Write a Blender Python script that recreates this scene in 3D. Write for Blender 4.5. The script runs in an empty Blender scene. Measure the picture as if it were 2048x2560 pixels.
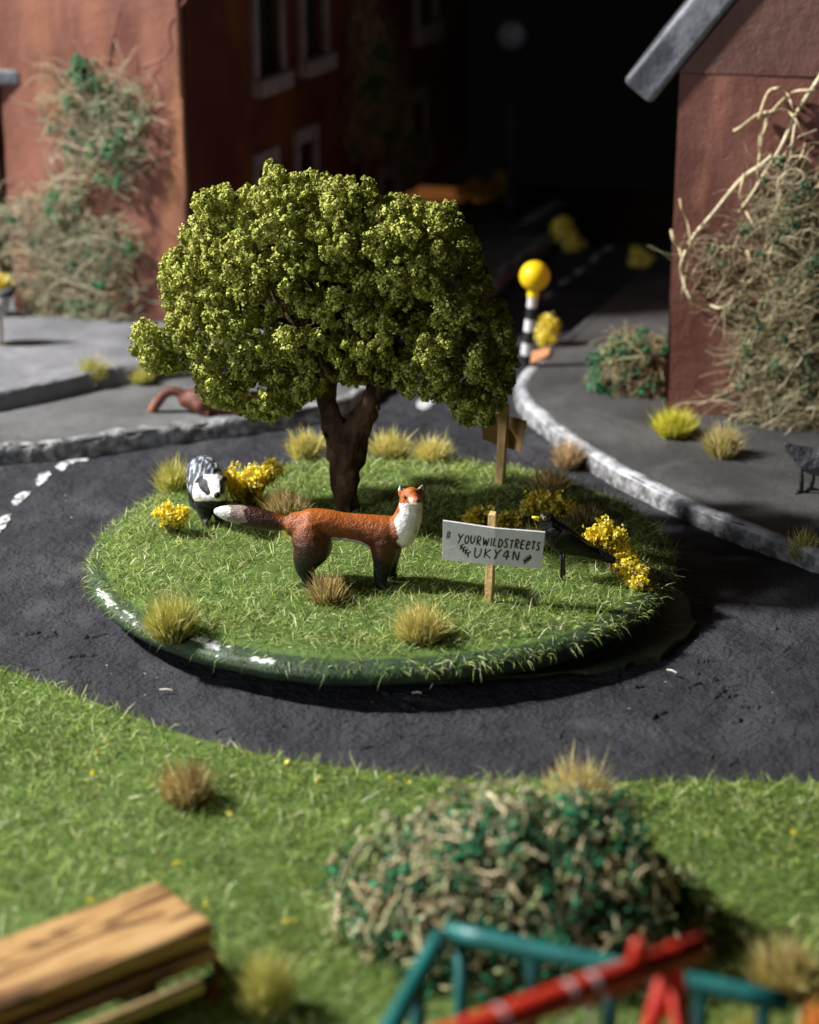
import bpy, bmesh, math, random
import numpy as np
from mathutils import Vector, noise as mnoise

random.seed(11)
rng = np.random.default_rng(11)
scene = bpy.context.scene
col = scene.collection

# ------------------------------------------------------------------ camera
# one unit = 10 cm; the round green island has a radius of one unit and is centred on the origin
PITCH = math.radians(20.0)
VFOV = math.radians(28.0)
CAM = np.array([0.094, -6.53, 2.636])
FPX = 1280.0 / math.tan(VFOV / 2)
FWD = np.array([0, math.cos(PITCH), -math.sin(PITCH)])
UPV = np.array([0, math.sin(PITCH), math.cos(PITCH)])
cam_d = bpy.data.cameras.new('camera')
cam = bpy.data.objects.new('camera', cam_d)
col.objects.link(cam)
cam.location = CAM
cam.rotation_euler = (math.pi / 2 - PITCH, 0, 0)
cam_d.sensor_fit = 'VERTICAL'
cam_d.sensor_height = 24
cam_d.sensor_width = 24
cam_d.lens = 12.0 / math.tan(VFOV / 2)
cam_d.clip_start = 0.05
cam_d.clip_end = 200
cam_d.dof.use_dof = True
cam_d.dof.focus_distance = 6.72
cam_d.dof.aperture_fstop = 0.72
scene.camera = cam

# ------------------------------------------------------------------ light
world = bpy.data.worlds.new('World')
scene.world = world
world.use_nodes = True
bg = world.node_tree.nodes['Background']
bg.inputs[0].default_value = (1.0, 0.86, 0.80, 1)
bg.inputs[1].default_value = 0.0015


def area_lamp(name, loc, target, size, size_y, energy, color):
    d = bpy.data.lights.new(name, 'AREA')
    d.shape = 'RECTANGLE'
    d.size = size
    d.size_y = size_y
    d.energy = energy
    d.color = color
    o = bpy.data.objects.new(name, d)
    col.objects.link(o)
    o.location = loc
    o.rotation_euler = (Vector(target) - Vector(loc)).to_track_quat('-Z', 'Y').to_euler()
    return o


EL, AZ, LD = math.radians(42), math.radians(-6), 13.0
kl = (-LD * math.cos(EL) * math.cos(AZ), -LD * math.cos(EL) * math.sin(AZ), LD * math.sin(EL))
area_lamp('window_sunlight', kl, (0, 0, 0), 0.65, 0.65, 4300, (1.0, 0.985, 0.955))
area_lamp('window_daylight', (-7.0, -6.5, 3.2), (0.3, 0.3, 0.3), 2.6, 2.6, 300, (0.86, 0.91, 1.0))

vs = scene.view_settings
vs.view_transform = 'Standard'
vs.look = 'None'
vs.exposure = 0.0
vs.gamma = 1.0
vs.use_curve_mapping = False


# ------------------------------------------------------------------ helpers
def ray(px, py):
    return FWD + np.array([1, 0, 0]) * (px - 1024) / FPX + UPV * (1280 - py) / FPX


def G(px, py, z=0.0):
    """point of the level plane at height z"""
    d = ray(px, py)
    return CAM + d * ((z - CAM[2]) / d[2])


def P(px, py, Y):
    """point of the upright plane at depth Y"""
    d = ray(px, py)
    return CAM + d * ((Y - CAM[1]) / d[1])


def pxu(Y, z=0.1):
    """units per photograph pixel at depth Y"""
    return ((Y - CAM[1]) * FWD[1] + (z - CAM[2]) * FWD[2]) / FPX


def proj(V):
    D = np.asarray(V) - CAM
    dep = D @ FWD
    return 1024 + FPX * D[:, 0] / dep, 1280 - FPX * (D @ UPV) / dep


def lin(r, g=None, b=None):
    def f(c):
        c = c / 255.0
        return c / 12.92 if c <= 0.04045 else ((c + 0.055) / 1.055) ** 2.4
    return (f(r), f(g), f(b))


def tag(o, label=None, cat=None, group=None, kind=None):
    if label: o['label'] = label
    if cat: o['category'] = cat
    if group: o['group'] = group
    if kind: o['kind'] = kind
    return o


def empty(name, loc, label=None, cat=None, group=None):
    o = bpy.data.objects.new(name, None)
    o.empty_display_size = 0.05
    col.objects.link(o)
    o.location = tuple(loc)
    return tag(o, label, cat, group)


def mesh_obj(name, V, F, mat, parent=None, cols=None, smooth=False):
    """V (n,3) world points; F list of index tuples or an int array (m,k)"""
    V = np.asarray(V, dtype=float)
    if parent is not None:
        off = np.array(parent['_o']) if '_o' in parent else np.array(parent.location)
    else:
        off = np.zeros(3)
    me = bpy.data.meshes.new(name)
    if isinstance(F, np.ndarray):
        m, k = F.shape
        me.vertices.add(len(V))
        me.vertices.foreach_set('co', (V - off).ravel())
        me.loops.add(m * k)
        me.loops.foreach_set('vertex_index', F.astype(np.int32).ravel())
        me.polygons.add(m)
        me.polygons.foreach_set('loop_start', np.arange(0, m * k, k, dtype=np.int32))
        me.update(calc_edges=True)
    else:
        me.from_pydata((V - off).tolist(), [], [tuple(int(i) for i in f) for f in F])
    if cols is not None:
        a = me.color_attributes.new('Col', 'FLOAT_COLOR', 'POINT')
        c4 = np.ones((len(V), 4), dtype=np.float32)
        c4[:, :3] = cols
        a.data.foreach_set('color', c4.ravel())
    if smooth:
        me.polygons.foreach_set('use_smooth', np.ones(len(me.polygons), dtype=bool))
    me.materials.append(mat)
    me.validate()
    o = bpy.data.objects.new(name, me)
    col.objects.link(o)
    if parent is not None:
        o.parent = parent
        if parent.type == 'MESH':
            pass
    return o


def sub(name, V, F, mat, parent, **k):
    """child of a mesh part whose own origin is its thing's base"""
    off = thing_loc(parent)
    V = np.asarray(V, dtype=float) - off
    o = mesh_obj(name, V, F, mat, None, **k)
    o.parent = parent
    return o


def thing_loc(o):
    v = np.zeros(3)
    while o is not None:
        v = v + np.array(o.location)
        o = o.parent
    return v


class MB:
    def __init__(self):
        self.V, self.F, self.C, self.n = [], [], [], 0

    def add(self, V, F, c=None):
        V = np.asarray(V, dtype=float)
        self.V.append(V)
        self.F += [tuple(int(i) + self.n for i in f) for f in F]
        if c is not None:
            c = np.asarray(c, dtype=float)
            self.C.append(np.broadcast_to(c, (len(V), 3)) if c.ndim == 1 else c)
        self.n += len(V)
        return self

    def box(self, o, ax, ay, az, c=None):
        """o corner, three edge vectors"""
        o, ax, ay, az = (np.asarray(q, dtype=float) for q in (o, ax, ay, az))
        V = [o, o + ax, o + ax + ay, o + ay]
        V = V + [v + az for v in V]
        F = [(0, 3, 2, 1), (4, 5, 6, 7), (0, 1, 5, 4), (1, 2, 6, 5), (2, 3, 7, 6), (3, 0, 4, 7)]
        return self.add(V, F, c)

    def tube(self, pts, rad, n=8, c=None, flat=1.0, cap=True):
        V, F = tube_vf(pts, rad, n, flat, cap)
        return self.add(V, F, c)

    def build(self, name, mat, parent=None, smooth=False, bevel=0):
        V = np.concatenate(self.V)
        C = np.concatenate(self.C) if self.C else None
        off = thing_loc(parent) if parent is not None else np.zeros(3)
        o = mesh_obj(name, V - off, self.F, mat, None, cols=C, smooth=smooth)
        if parent is not None:
            o.parent = parent
        if bevel:
            m = o.modifiers.new('bevel', 'BEVEL')
            m.width = bevel
            m.segments = 2
            m.limit_method = 'ANGLE'
        return o


def tube_vf(pts, rad, n=8, flat=1.0, cap=True):
    pts = np.asarray(pts, dtype=float)
    m = len(pts)
    rad = np.broadcast_to(np.asarray(rad, dtype=float), (m,))
    T = np.gradient(pts, axis=0)
    T /= np.linalg.norm(T, axis=1)[:, None] + 1e-12
    a = np.array([0, 0, 1.0])
    if abs(T[0] @ a) > 0.9:
        a = np.array([1.0, 0, 0])
    u = a - T[0] * (a @ T[0])
    u /= np.linalg.norm(u)
    V = []
    th = np.arange(n) * 2 * np.pi / n
    for i in range(m):
        u = u - T[i] * (u @ T[i])
        u /= np.linalg.norm(u) + 1e-12
        w = np.cross(T[i], u)
        V.append(pts[i] + rad[i] * (np.cos(th)[:, None] * u + flat * np.sin(th)[:, None] * w))
    V = np.concatenate(V)
    F = []
    for i in range(m - 1):
        for j in range(n):
            k = (j + 1) % n
            F.append((i * n + j, i * n + k, (i + 1) * n + k, (i + 1) * n + j))
    if cap:
        F.append(tuple(range(n - 1, -1, -1)))
        F.append(tuple((m - 1) * n + j for j in range(n)))
    return V, F


def smooth_path(pts, k=6):
    """Catmull-Rom through points of any dimension"""
    p = np.asarray(pts, dtype=float)
    p = np.vstack([2 * p[0] - p[1], p, 2 * p[-1] - p[-2]])
    out = []
    for i in range(1, len(p) - 2):
        for t in np.arange(k) / k:
            a, b, c, d = p[i - 1], p[i], p[i + 1], p[i + 2]
            out.append(0.5 * (2 * b + (c - a) * t + (2 * a - 5 * b + 4 * c - d) * t * t + (3 * b - a - 3 * c + d) * t ** 3))
    out.append(p[-2])
    return np.array(out)


def nz(p, s=1.0):
    return mnoise.noise(Vector(p) * s)


def inpoly(x, y, poly):
    x, y = np.asarray(x), np.asarray(y)
    ins = np.zeros(x.shape, bool)
    j = len(poly) - 1
    for i in range(len(poly)):
        xi, yi = poly[i]
        xj, yj = poly[j]
        c = ((yi > y) != (yj > y)) & (x < (xj - xi) * (y - yi) / (yj - yi + 1e-12) + xi)
        ins ^= c
        j = i
    return ins


def polydist(x, y, poly):
    p = np.stack([x, y], -1)
    best = np.full(x.shape, 1e9)
    for i in range(len(poly)):
        a, b = np.array(poly[i - 1]), np.array(poly[i])
        ab = b - a
        t = np.clip(((p - a) @ ab) / (ab @ ab + 1e-12), 0, 1)
        q = a + t[..., None] * ab
        best = np.minimum(best, np.linalg.norm(p - q, axis=-1))
    return best


# ------------------------------------------------------------------ materials
def nodes(name):
    m = bpy.data.materials.new(name)
    m.use_nodes = True
    nt = m.node_tree
    b = nt.nodes['Principled BSDF']
    return m, nt, b


def N(nt, t, **k):
    n = nt.nodes.new(t)
    for a, v in k.items():
        if a.startswith('i_'):
            key = a[2:]
            n.inputs[int(key) if key.isdigit() else key].default_value = v
        else:
            setattr(n, a, v)
    return n


def ramp(nt, src, stops):
    r = N(nt, 'ShaderNodeValToRGB')
    e = r.color_ramp.elements
    while len(e) < len(stops):
        e.new(0.5)
    for i, (p, c) in enumerate(stops):
        e[i].position = p
        e[i].color = tuple(c) + (1,) if len(c) == 3 else c
    nt.links.new(src, r.inputs[0])
    return r


def coords(nt, scale=(1, 1, 1), rot=(0, 0, 0)):
    g = N(nt, 'ShaderNodeNewGeometry')
    mp = N(nt, 'ShaderNodeMapping')
    mp.inputs['Scale'].default_value = scale
    mp.inputs['Rotation'].default_value = rot
    nt.links.new(g.outputs['Position'], mp.inputs[0])
    return mp.outputs[0]


def noise_tex(nt, vec, scale, detail=4, rough=0.55, dist=0.0):
    n = N(nt, 'ShaderNodeTexNoise')
    n.inputs['Scale'].default_value = scale
    n.inputs['Detail'].default_value = detail
    n.inputs['Roughness'].default_value = rough
    n.inputs['Distortion'].default_value = dist
    nt.links.new(vec, n.inputs['Vector'])
    return n.outputs['Fac']


def bump(nt, b, h, dist, strength=1.0, prev=None):
    n = N(nt, 'ShaderNodeBump')
    n.inputs['Strength'].default_value = strength
    n.inputs['Distance'].default_value = dist
    nt.links.new(h, n.inputs['Height'])
    if prev is not None:
        nt.links.new(prev.outputs[0], n.inputs['Normal'])
    nt.links.new(n.outputs[0], b.inputs['Normal'])
    return n


def mix(nt, a, b_, fac, mode='MIX'):
    m = N(nt, 'ShaderNodeMix', data_type='RGBA', blend_type=mode)
    for sock, v in ((6, a), (7, b_)):
        if isinstance(v, tuple):
            m.inputs[sock].default_value = v + (1,) if len(v) == 3 else v
        else:
            nt.links.new(v, m.inputs[sock])
    if isinstance(fac, float):
        m.inputs[0].default_value = fac
    else:
        nt.links.new(fac, m.inputs[0])
    return m.outputs[2]


def mat_mottled(name, c1, c2, scale, rough=0.7, bd=0.004, bscale=60, c3=None, s3=4, stretch=(1, 1, 1), lo=0.35, hi=0.65, specks=None, spec=0.35, bdetail=4):
    m, nt, b = nodes(name)
    v = coords(nt, stretch)
    f = noise_tex(nt, v, scale, 5)
    c = ramp(nt, f, [(lo, c1), (hi, c2)]).outputs[0]
    if c3:
        f3 = noise_tex(nt, v, s3, 4, 0.6, 0.6)
        r3 = ramp(nt, f3, [(0.52, (0, 0, 0)), (0.68, (1, 1, 1))])
        c = mix(nt, c, c3, r3.outputs[0])
    if specks:
        sv = coords(nt)
        vo = N(nt, 'ShaderNodeTexVoronoi')
        vo.inputs['Scale'].default_value = specks[1]
        nt.links.new(sv, vo.inputs['Vector'])
        r = ramp(nt, vo.outputs['Distance'], [(specks[2] * 0.6, (1, 1, 1)), (specks[2], (0, 0, 0))])
        g = noise_tex(nt, sv, specks[1] * 0.23, 2)
        r2 = ramp(nt, g, [(0.55, (0, 0, 0)), (0.58, (1, 1, 1))])
        k = N(nt, 'ShaderNodeMath', operation='MULTIPLY')
        nt.links.new(r.outputs[0], k.inputs[0])
        nt.links.new(r2.outputs[0], k.inputs[1])
        c = mix(nt, c, specks[0], k.outputs[0])
    nt.links.new(c, b.inputs['Base Color'])
    b.inputs['Roughness'].default_value = rough
    b.inputs['Specular IOR Level'].default_value = spec
    bv = coords(nt)
    n1 = bump(nt, b, noise_tex(nt, bv, bscale, bdetail, 0.65), bd)
    bump(nt, b, noise_tex(nt, bv, bscale * 0.16, 3), bd * 3, 0.7, n1)
    return m


def mat_attr(name, rough=0.6, spec=0.3, trans=0.0, vary=0.25, vscale=30, bd=0.0, bscale=80, bstretch=(1, 1, 1)):
    """colour from the piece's own paint colours, broken up a little by noise"""
    m, nt, b = nodes(name)
    a = N(nt, 'ShaderNodeVertexColor', layer_name='Col')
    f = noise_tex(nt, coords(nt), vscale, 3)
    r = ramp(nt, f, [(0.3, (1 - vary,) * 3), (0.7, (1 + vary,) * 3)])
    c = mix(nt, a.outputs[0], r.outputs[0], 1.0, 'MULTIPLY')
    nt.links.new(c, b.inputs['Base Color'])
    b.inputs['Roughness'].default_value = rough
    b.inputs['Specular IOR Level'].default_value = spec
    if bd:
        bump(nt, b, noise_tex(nt, coords(nt, bstretch), bscale, 3, 0.6), bd)
    if trans:
        t = N(nt, 'ShaderNodeBsdfTranslucent')
        nt.links.new(c, t.inputs[0])
        ms = N(nt, 'ShaderNodeMixShader')
        ms.inputs[0].default_value = trans
        nt.links.new(b.outputs[0], ms.inputs[1])
        nt.links.new(t.outputs[0], ms.inputs[2])
        nt.links.new(ms.outputs[0], nt.nodes['Material Output'].inputs['Surface'])
    return m


M = {}
M['asphalt'] = mat_mottled('asphalt', (0.019, 0.019, 0.025), (0.036, 0.036, 0.046), 5, 0.70, 0.022, 55, c3=(0.060, 0.059, 0.068), s3=2.2,
                           specks=((0.55, 0.53, 0.5), 16, 0.075), spec=0.4, bdetail=6)
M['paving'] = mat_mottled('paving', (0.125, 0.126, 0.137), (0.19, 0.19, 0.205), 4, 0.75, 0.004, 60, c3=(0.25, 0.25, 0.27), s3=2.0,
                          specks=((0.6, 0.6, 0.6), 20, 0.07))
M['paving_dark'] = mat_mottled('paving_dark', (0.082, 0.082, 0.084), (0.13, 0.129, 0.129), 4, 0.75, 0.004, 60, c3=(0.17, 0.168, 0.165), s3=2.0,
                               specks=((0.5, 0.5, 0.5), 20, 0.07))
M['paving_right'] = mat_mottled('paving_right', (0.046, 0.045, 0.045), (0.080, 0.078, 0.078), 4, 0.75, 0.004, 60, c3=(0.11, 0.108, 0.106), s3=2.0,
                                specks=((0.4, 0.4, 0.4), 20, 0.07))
M['kerb'] = mat_mottled('kerb_plaster', (0.12, 0.12, 0.12), (0.47, 0.47, 0.48), 22, 0.7, 0.012, 60, lo=0.40, hi=0.66)
M['kerb_white'] = mat_mottled('kerb_white_paint', (0.22, 0.225, 0.25), (0.60, 0.61, 0.65), 11, 0.6, 0.010, 60, lo=0.36, hi=0.62)
M['road_paint'] = mat_mottled('road_paint', (0.12, 0.12, 0.125), (0.68, 0.68, 0.70), 24, 0.6, 0.006, 70, lo=0.40, hi=0.54)
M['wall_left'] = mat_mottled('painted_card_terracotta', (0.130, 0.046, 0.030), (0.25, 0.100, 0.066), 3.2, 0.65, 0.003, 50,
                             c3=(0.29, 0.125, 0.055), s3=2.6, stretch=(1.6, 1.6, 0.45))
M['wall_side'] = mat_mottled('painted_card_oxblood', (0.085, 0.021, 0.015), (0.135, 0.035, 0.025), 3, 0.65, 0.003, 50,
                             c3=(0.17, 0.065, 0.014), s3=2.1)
M['wall_right'] = mat_mottled('painted_card_russet', (0.160, 0.062, 0.048), (0.235, 0.098, 0.078), 4, 0.6, 0.003, 70,
                              c3=(0.29, 0.122, 0.085), s3=3.0, stretch=(1.2, 1.2, 0.6))
M['gable'] = mat_mottled('painted_card_brown', (0.15, 0.070, 0.057), (0.20, 0.10, 0.082), 4, 0.6, 0.003, 90)
M['slate'] = mat_mottled('slate_grey_paint', (0.07, 0.075, 0.09), (0.27, 0.28, 0.32), 5, 0.5, 0.003, 40, lo=0.38, hi=0.6)
M['frame'] = mat_mottled('grey_white_paint', (0.26, 0.23, 0.23), (0.38, 0.35, 0.35), 10, 0.6, 0.002, 60)
M['glass'] = mat_mottled('black_window_film', (0.010, 0.011, 0.014), (0.02, 0.02, 0.026), 6, 0.25, 0.001, 20)
M['table'] = mat_mottled('varnished_table', (0.11, 0.035, 0.010), (0.19, 0.07, 0.017), 3, 0.35, 0.001, 30, stretch=(0.3, 2, 1))
M['dark_paint'] = mat_mottled('dark_paint', (0.012, 0.012, 0.014), (0.03, 0.03, 0.034), 20, 0.5, 0.002, 60)
M['white_paint'] = mat_mottled('white_paint', (0.62, 0.62, 0.62), (0.8, 0.8, 0.8), 20, 0.5, 0.002, 60)
M['yellow'] = mat_mottled('yellow_paint', (0.80, 0.52, 0.005), (0.88, 0.62, 0.01), 8, 0.45, 0.002, 60)
M['orange_tile'] = mat_mottled('orange_paint', (0.62, 0.27, 0.12), (0.75, 0.38, 0.20), 12, 0.7, 0.003, 50)
M['red'] = mat_mottled('red_paint', (0.50, 0.022, 0.012), (0.68, 0.045, 0.022), 9, 0.38, 0.003, 30, spec=0.5)
M['teal'] = mat_mottled('teal_paint', (0.003, 0.085, 0.08), (0.015, 0.16, 0.145), 7, 0.42, 0.003, 30, spec=0.5)
M['string'] = mat_mottled('white_string', (0.40, 0.30, 0.29), (0.55, 0.46, 0.44), 20, 0.8, 0.003, 80)
M['chain'] = mat_mottled('grey_thread', (0.12, 0.12, 0.12), (0.2, 0.2, 0.2), 20, 0.8, 0.003, 80)
M['bark'] = mat_mottled('bark', (0.035, 0.019, 0.011), (0.125, 0.072, 0.042), 16, 0.85, 0.016, 34, stretch=(1, 1, 0.5), spec=0.2)
M['card_white'] = mat_mottled('white_card', (0.76, 0.75, 0.76), (0.84, 0.83, 0.84), 12, 0.8, 0.0025, 55)
M['card_kraft'] = mat_mottled('kraft_card', (0.30, 0.185, 0.075), (0.38, 0.24, 0.10), 12, 0.8, 0.002, 60)
M['ink'] = mat_mottled('black_ink', (0.008, 0.008, 0.009), (0.016, 0.016, 0.018), 30, 0.6, 0.0005, 60)
M['matchstick'] = mat_mottled('matchstick_wood', (0.55, 0.34, 0.13), (0.72, 0.50, 0.22), 14, 0.6, 0.003, 60, stretch=(5, 5, 0.6))
M['dowel'] = mat_mottled('pale_dowel', (0.52, 0.36, 0.16), (0.66, 0.49, 0.25), 8, 0.55, 0.003, 50)
M['moss'] = mat_attr('dried_moss', 0.85, 0.15, 0.0, 0.35, 45)
M['leaf'] = mat_attr('foam_foliage', 0.8, 0.15, 0.06, 0.25, 22)
M['grass'] = mat_attr('static_grass', 0.55, 0.35, 0.25, 0.2, 8)
M['petal'] = mat_attr('yellow_foam_flower', 0.7, 0.2, 0.35, 0.2, 30)
M['fur'] = mat_attr('painted_fur', 0.38, 0.4, 0.0, 0.25, 40, 0.0045, 120, (1, 1, 1.5))
M['feather'] = mat_attr('painted_feathers', 0.42, 0.3, 0.0, 0.2, 30, 0.008, 55)
M['turf_paint'] = mat_attr('green_painted_base', 0.55, 0.35, 0.0, 0.3, 14, 0.004, 40)


def bench_wood():
    m, nt, b = nodes('stained_wood')
    v = coords(nt, (1, 1, 1), (0, 0, math.radians(-39)))
    mp = N(nt, 'ShaderNodeMapping')
    mp.inputs['Scale'].default_value = (0.8, 5.0, 5.0)
    nt.links.new(v, mp.inputs[0])
    f = noise_tex(nt, mp.outputs[0], 4.5, 6, 0.6, 0.8)
    c = ramp(nt, f, [(0.37, (0.045, 0.024, 0.012)), (0.445, (0.22, 0.11, 0.042)), (0.50, (0.45, 0.26, 0.10)), (0.72, (0.58, 0.375, 0.17))]).outputs[0]
    nt.links.new(c, b.inputs['Base Color'])
    b.inputs['Roughness'].default_value = 0.45
    bump(nt, b, f, 0.01, 0.4)
    return m


M['bench'] = bench_wood()

# ------------------------------------------------------------------ heights
KZ, UZ, LZ, DZ = 0.07, 0.145, 0.035, 0.14      # lower pavement, upper pavement, lawn, island top


# ------------------------------------------------------------------ the setting
def sheet(name, x0, x1, y0, y1, nx, ny, z, mat, amp=0.0, sc=3.0, amp2=0.0, sc2=14.0):
    X, Y = np.meshgrid(np.linspace(x0, x1, nx), np.linspace(y0, y1, ny))
    Z = np.full(X.shape, z)
    if amp:
        Z = Z + np.array([amp * nz((x, y, 0.3), sc) + amp2 * nz((x, y, 5.1), sc2) for x, y in zip(X.ravel(), Y.ravel())]).reshape(X.shape)
    V = np.stack([X, Y, Z], -1).reshape(-1, 3)
    i = np.arange(nx * ny).reshape(ny, nx)
    F = np.stack([i[:-1, :-1], i[:-1, 1:], i[1:, 1:], i[1:, :-1]], -1).reshape(-1, 4)
    return mesh_obj(name, V, F, mat, smooth=True)


# the table the model stands on: its far edge is the last lit thing before the dark room
te0, te1 = G(1180, 450, -0.12), G(1690, 482, -0.12)
tdv = (te1 - te0) / (te1[0] - te0[0])
tl, tr = te0 + tdv * (-7 - te0[0]), te0 + tdv * (7 - te0[0])
mb = MB()
Vt = [(-7, -9, -.12), (7, -9, -.12), (tr[0], tr[1], -.12), (tl[0], tl[1], -.12)]
Vt += [(x, y, -.32) for x, y, _ in Vt]
mb.add(Vt, [(0, 1, 2, 3), (7, 6, 5, 4), (0, 4, 5, 1), (1, 5, 6, 2), (2, 6, 7, 3), (3, 7, 4, 0)])
tag(mb.build('table_top', M['table'], bevel=0.02), 'brown varnished table top behind the far end of the dark street', kind='structure')

# road: lumpy plaster painted as tarmac
rd = sheet('road', -3.4, 3.4, -3.9, 5.35, 300, 400, 0.0, M['asphalt'], 0.010, 2.2, 0.006, 13)
tag(rd, kind='structure')
nv = len(rd.data.vertices)
mb = MB()
mb.box((-3.4, -3.9, -0.118), (6.8, 0, 0), (0, 9.25, 0), (0, 0, 0.095))
tag(mb.build('baseboard', M['dark_paint']), kind='structure')
# scuffed ridges and gouges trowelled into the plaster
g_mb = MB()


def ridge(px, py, L, ang, h):
    c = G(px, py, 0.0)
    n = 9
    t = np.linspace(-1, 1, n)
    d = np.array([math.cos(ang), math.sin(ang), 0])
    p = np.array([-d[1], d[0], 0])
    ctr = c + np.outer(t * L / 2, d) + np.outer(rng.normal(0, L * 0.05, n), p)
    w = 0.013 * (1 - t * t) * (0.5 + rng.random(n)) + 0.002
    hh = h * (1 - t * t) * (0.5 + rng.random(n))
    V, F = [], []
    for i in range(n):
        V += [ctr[i] - p * w[i] + [0, 0, -.006], ctr[i] - p * w[i] * .3 + [0, 0, hh[i]], ctr[i] + p * w[i] * 1.6 + [0, 0, -.006]]
    for i in range(n - 1):
        for j in range(2):
            F.append((i * 3 + j, i * 3 + j + 1, (i + 1) * 3 + j + 1, (i + 1) * 3 + j))
    g_mb.add(V, F)


for _ in range(150):
    px, py = rng.uniform(60, 2000), rng.uniform(1560, 1930)
    if py < 1700 and 250 < px < 1690: continue
    ridge(px, py, rng.uniform(0.02, 0.09), rng.normal(0.15, 0.5), rng.uniform(0.002, 0.007))
for px, py, L, a in [(200, 1640, .16, .1), (230, 1590, .12, .5), (600, 1725, .1, .6), (520, 1735, .13, 0), (1030, 1840, .16, -.1), (1400, 1840, .1, 1.2), (1630, 1790, .12, .5), (620, 1840, .18, .1), (900, 1870, .15, 0)]:
    ridge(px, py, L, a, 0.008)
rg = g_mb.build('plaster_ridges', M['asphalt'], rd, smooth=True)
tag(rg, kind='stuff')


def raised(name, edge_px, back, z, mat, kerb_mat, label=None, kerb_w=0.05, rough=0.010, zlow=-0.02, split=0):
    """a raised slab: its front edge follows photographed ground points, back closes it; a rough rounded kerb runs along the front"""
    e = smooth_path([G(x, y, z)[:2] for x, y in edge_px], 14)
    full = [tuple(p) for p in e] + [tuple(b) for b in back]
    bm = bmesh.new()
    f = bm.faces.new([bm.verts.new((x, y, z)) for x, y in full])
    if f.normal.z < 0:
        f.normal_flip()
    bmesh.ops.triangulate(bm, faces=bm.faces[:])
    r = bmesh.ops.extrude_face_region(bm, geom=bm.faces[:])
    for v in r['geom']:
        if isinstance(v, bmesh.types.BMVert):
            v.co.z = zlow
    bmesh.ops.recalc_face_normals(bm, faces=bm.faces[:])
    me = bpy.data.meshes.new(name)
    bm.to_mesh(me)
    me.materials.append(mat)
    o = bpy.data.objects.new(name, me)
    col.objects.link(o)
    tag(o, label, kind='structure')
    # kerb: swept profile with a broken plaster surface
    seg = np.linalg.norm(np.diff(e, axis=0), axis=1)
    s = np.concatenate([[0], np.cumsum(seg)])
    n = int(s[-1] / 0.012)
    t = np.linspace(0, s[-1], n)
    c = np.stack([np.interp(t, s, e[:, 0]), np.interp(t, s, e[:, 1])], -1)
    d = np.gradient(c, axis=0)
    d /= np.linalg.norm(d, axis=1)[:, None]
    nrm = np.stack([d[:, 1], -d[:, 0]], -1)          # outwards when the edge runs with the slab on its left
    ctr = np.mean(np.array(full), axis=0)
    if np.mean(np.sum((ctr - c) * nrm, axis=1)) > 0:
        nrm = -nrm
    prof = [(0.012, -0.02), (0.013, z * 0.3), (0.012, z * 0.62), (0.008, z * 0.86), (-0.002, z + 0.002), (-kerb_w * .5, z + 0.005), (-kerb_w, z + 0.003), (-kerb_w - .012, z - 0.01)]
    V, F = [], []
    for i in range(n):
        for j, (a, h) in enumerate(prof):
            p = np.array([c[i, 0] + nrm[i, 0] * a, c[i, 1] + nrm[i, 1] * a, h])
            k = rough * (1.0 if 0 < j < 7 else 0.2)
            dn = nz(p, 6) * k * 1.1 + nz(p, 21) * k * 0.8
            p[:2] += nrm[i] * dn
            if 2 < j < 7:
                p[2] += nz(p + 7.7, 16) * k * 0.8
            V.append(p)
    m = len(prof)
    for i in range(n - 1):
        for j in range(m - 1):
            F.append((i * m + j, i * m + j + 1, (i + 1) * m + j + 1, (i + 1) * m + j))
    if kerb_mat is not None:
        F = np.array(F)
        cut = int((n - 1) * (s[split * 14] / s[-1])) * (m - 1) if split else len(F)
        if split:
            jj = np.tile(np.arange(m - 1), n - 1)[:cut]
            kb = mesh_obj('kerb', np.array(V), F[:cut][jj < 3], M['kerb'], smooth=True)
            kb.parent = o
            kb = mesh_obj('painted_edge', np.array(V), F[:cut][jj >= 3], kerb_mat, smooth=True)
        else:
            kb = mesh_obj('kerb', np.array(V), F[:cut], kerb_mat, smooth=True)
        kb.parent = o
        if split:
            kb = mesh_obj('kerb', np.array(V), F[cut:], mat, smooth=True)
            kb.parent = o
    return o, e


left_edge = [(-260, 1140), (-60, 1122), (150, 1106), (330, 1080), (480, 1062), (640, 1043), (760, 1022), (880, 992), (985, 915), (1080, 830), (1230, 705), (1350, 612), (1420, 560)]
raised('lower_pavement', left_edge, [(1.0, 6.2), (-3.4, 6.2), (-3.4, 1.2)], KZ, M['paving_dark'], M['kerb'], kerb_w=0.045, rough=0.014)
upper_edge = [(-260, 1010), (-60, 990), (0, 982), (140, 954), (280, 922), (420, 905), (560, 880), (700, 820)]
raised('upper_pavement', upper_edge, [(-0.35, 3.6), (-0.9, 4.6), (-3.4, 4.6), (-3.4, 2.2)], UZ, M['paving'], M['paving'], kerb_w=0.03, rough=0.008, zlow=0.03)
right_edge = [(2500, 1560), (2280, 1475), (2100, 1405), (1900, 1328), (1740, 1268), (1560, 1180), (1430, 1100), (1350, 1040), (1302, 990), (1300, 945), (1350, 890), (1430, 828), (1540, 738), (1640, 645), (1720, 575)]
raised('right_pavement', right_edge, [(3.4, 4.9), (3.4, 0.2)], KZ, M['paving_right'], M['kerb_white'], kerb_w=0.042, rough=0.0055, split=10)

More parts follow.
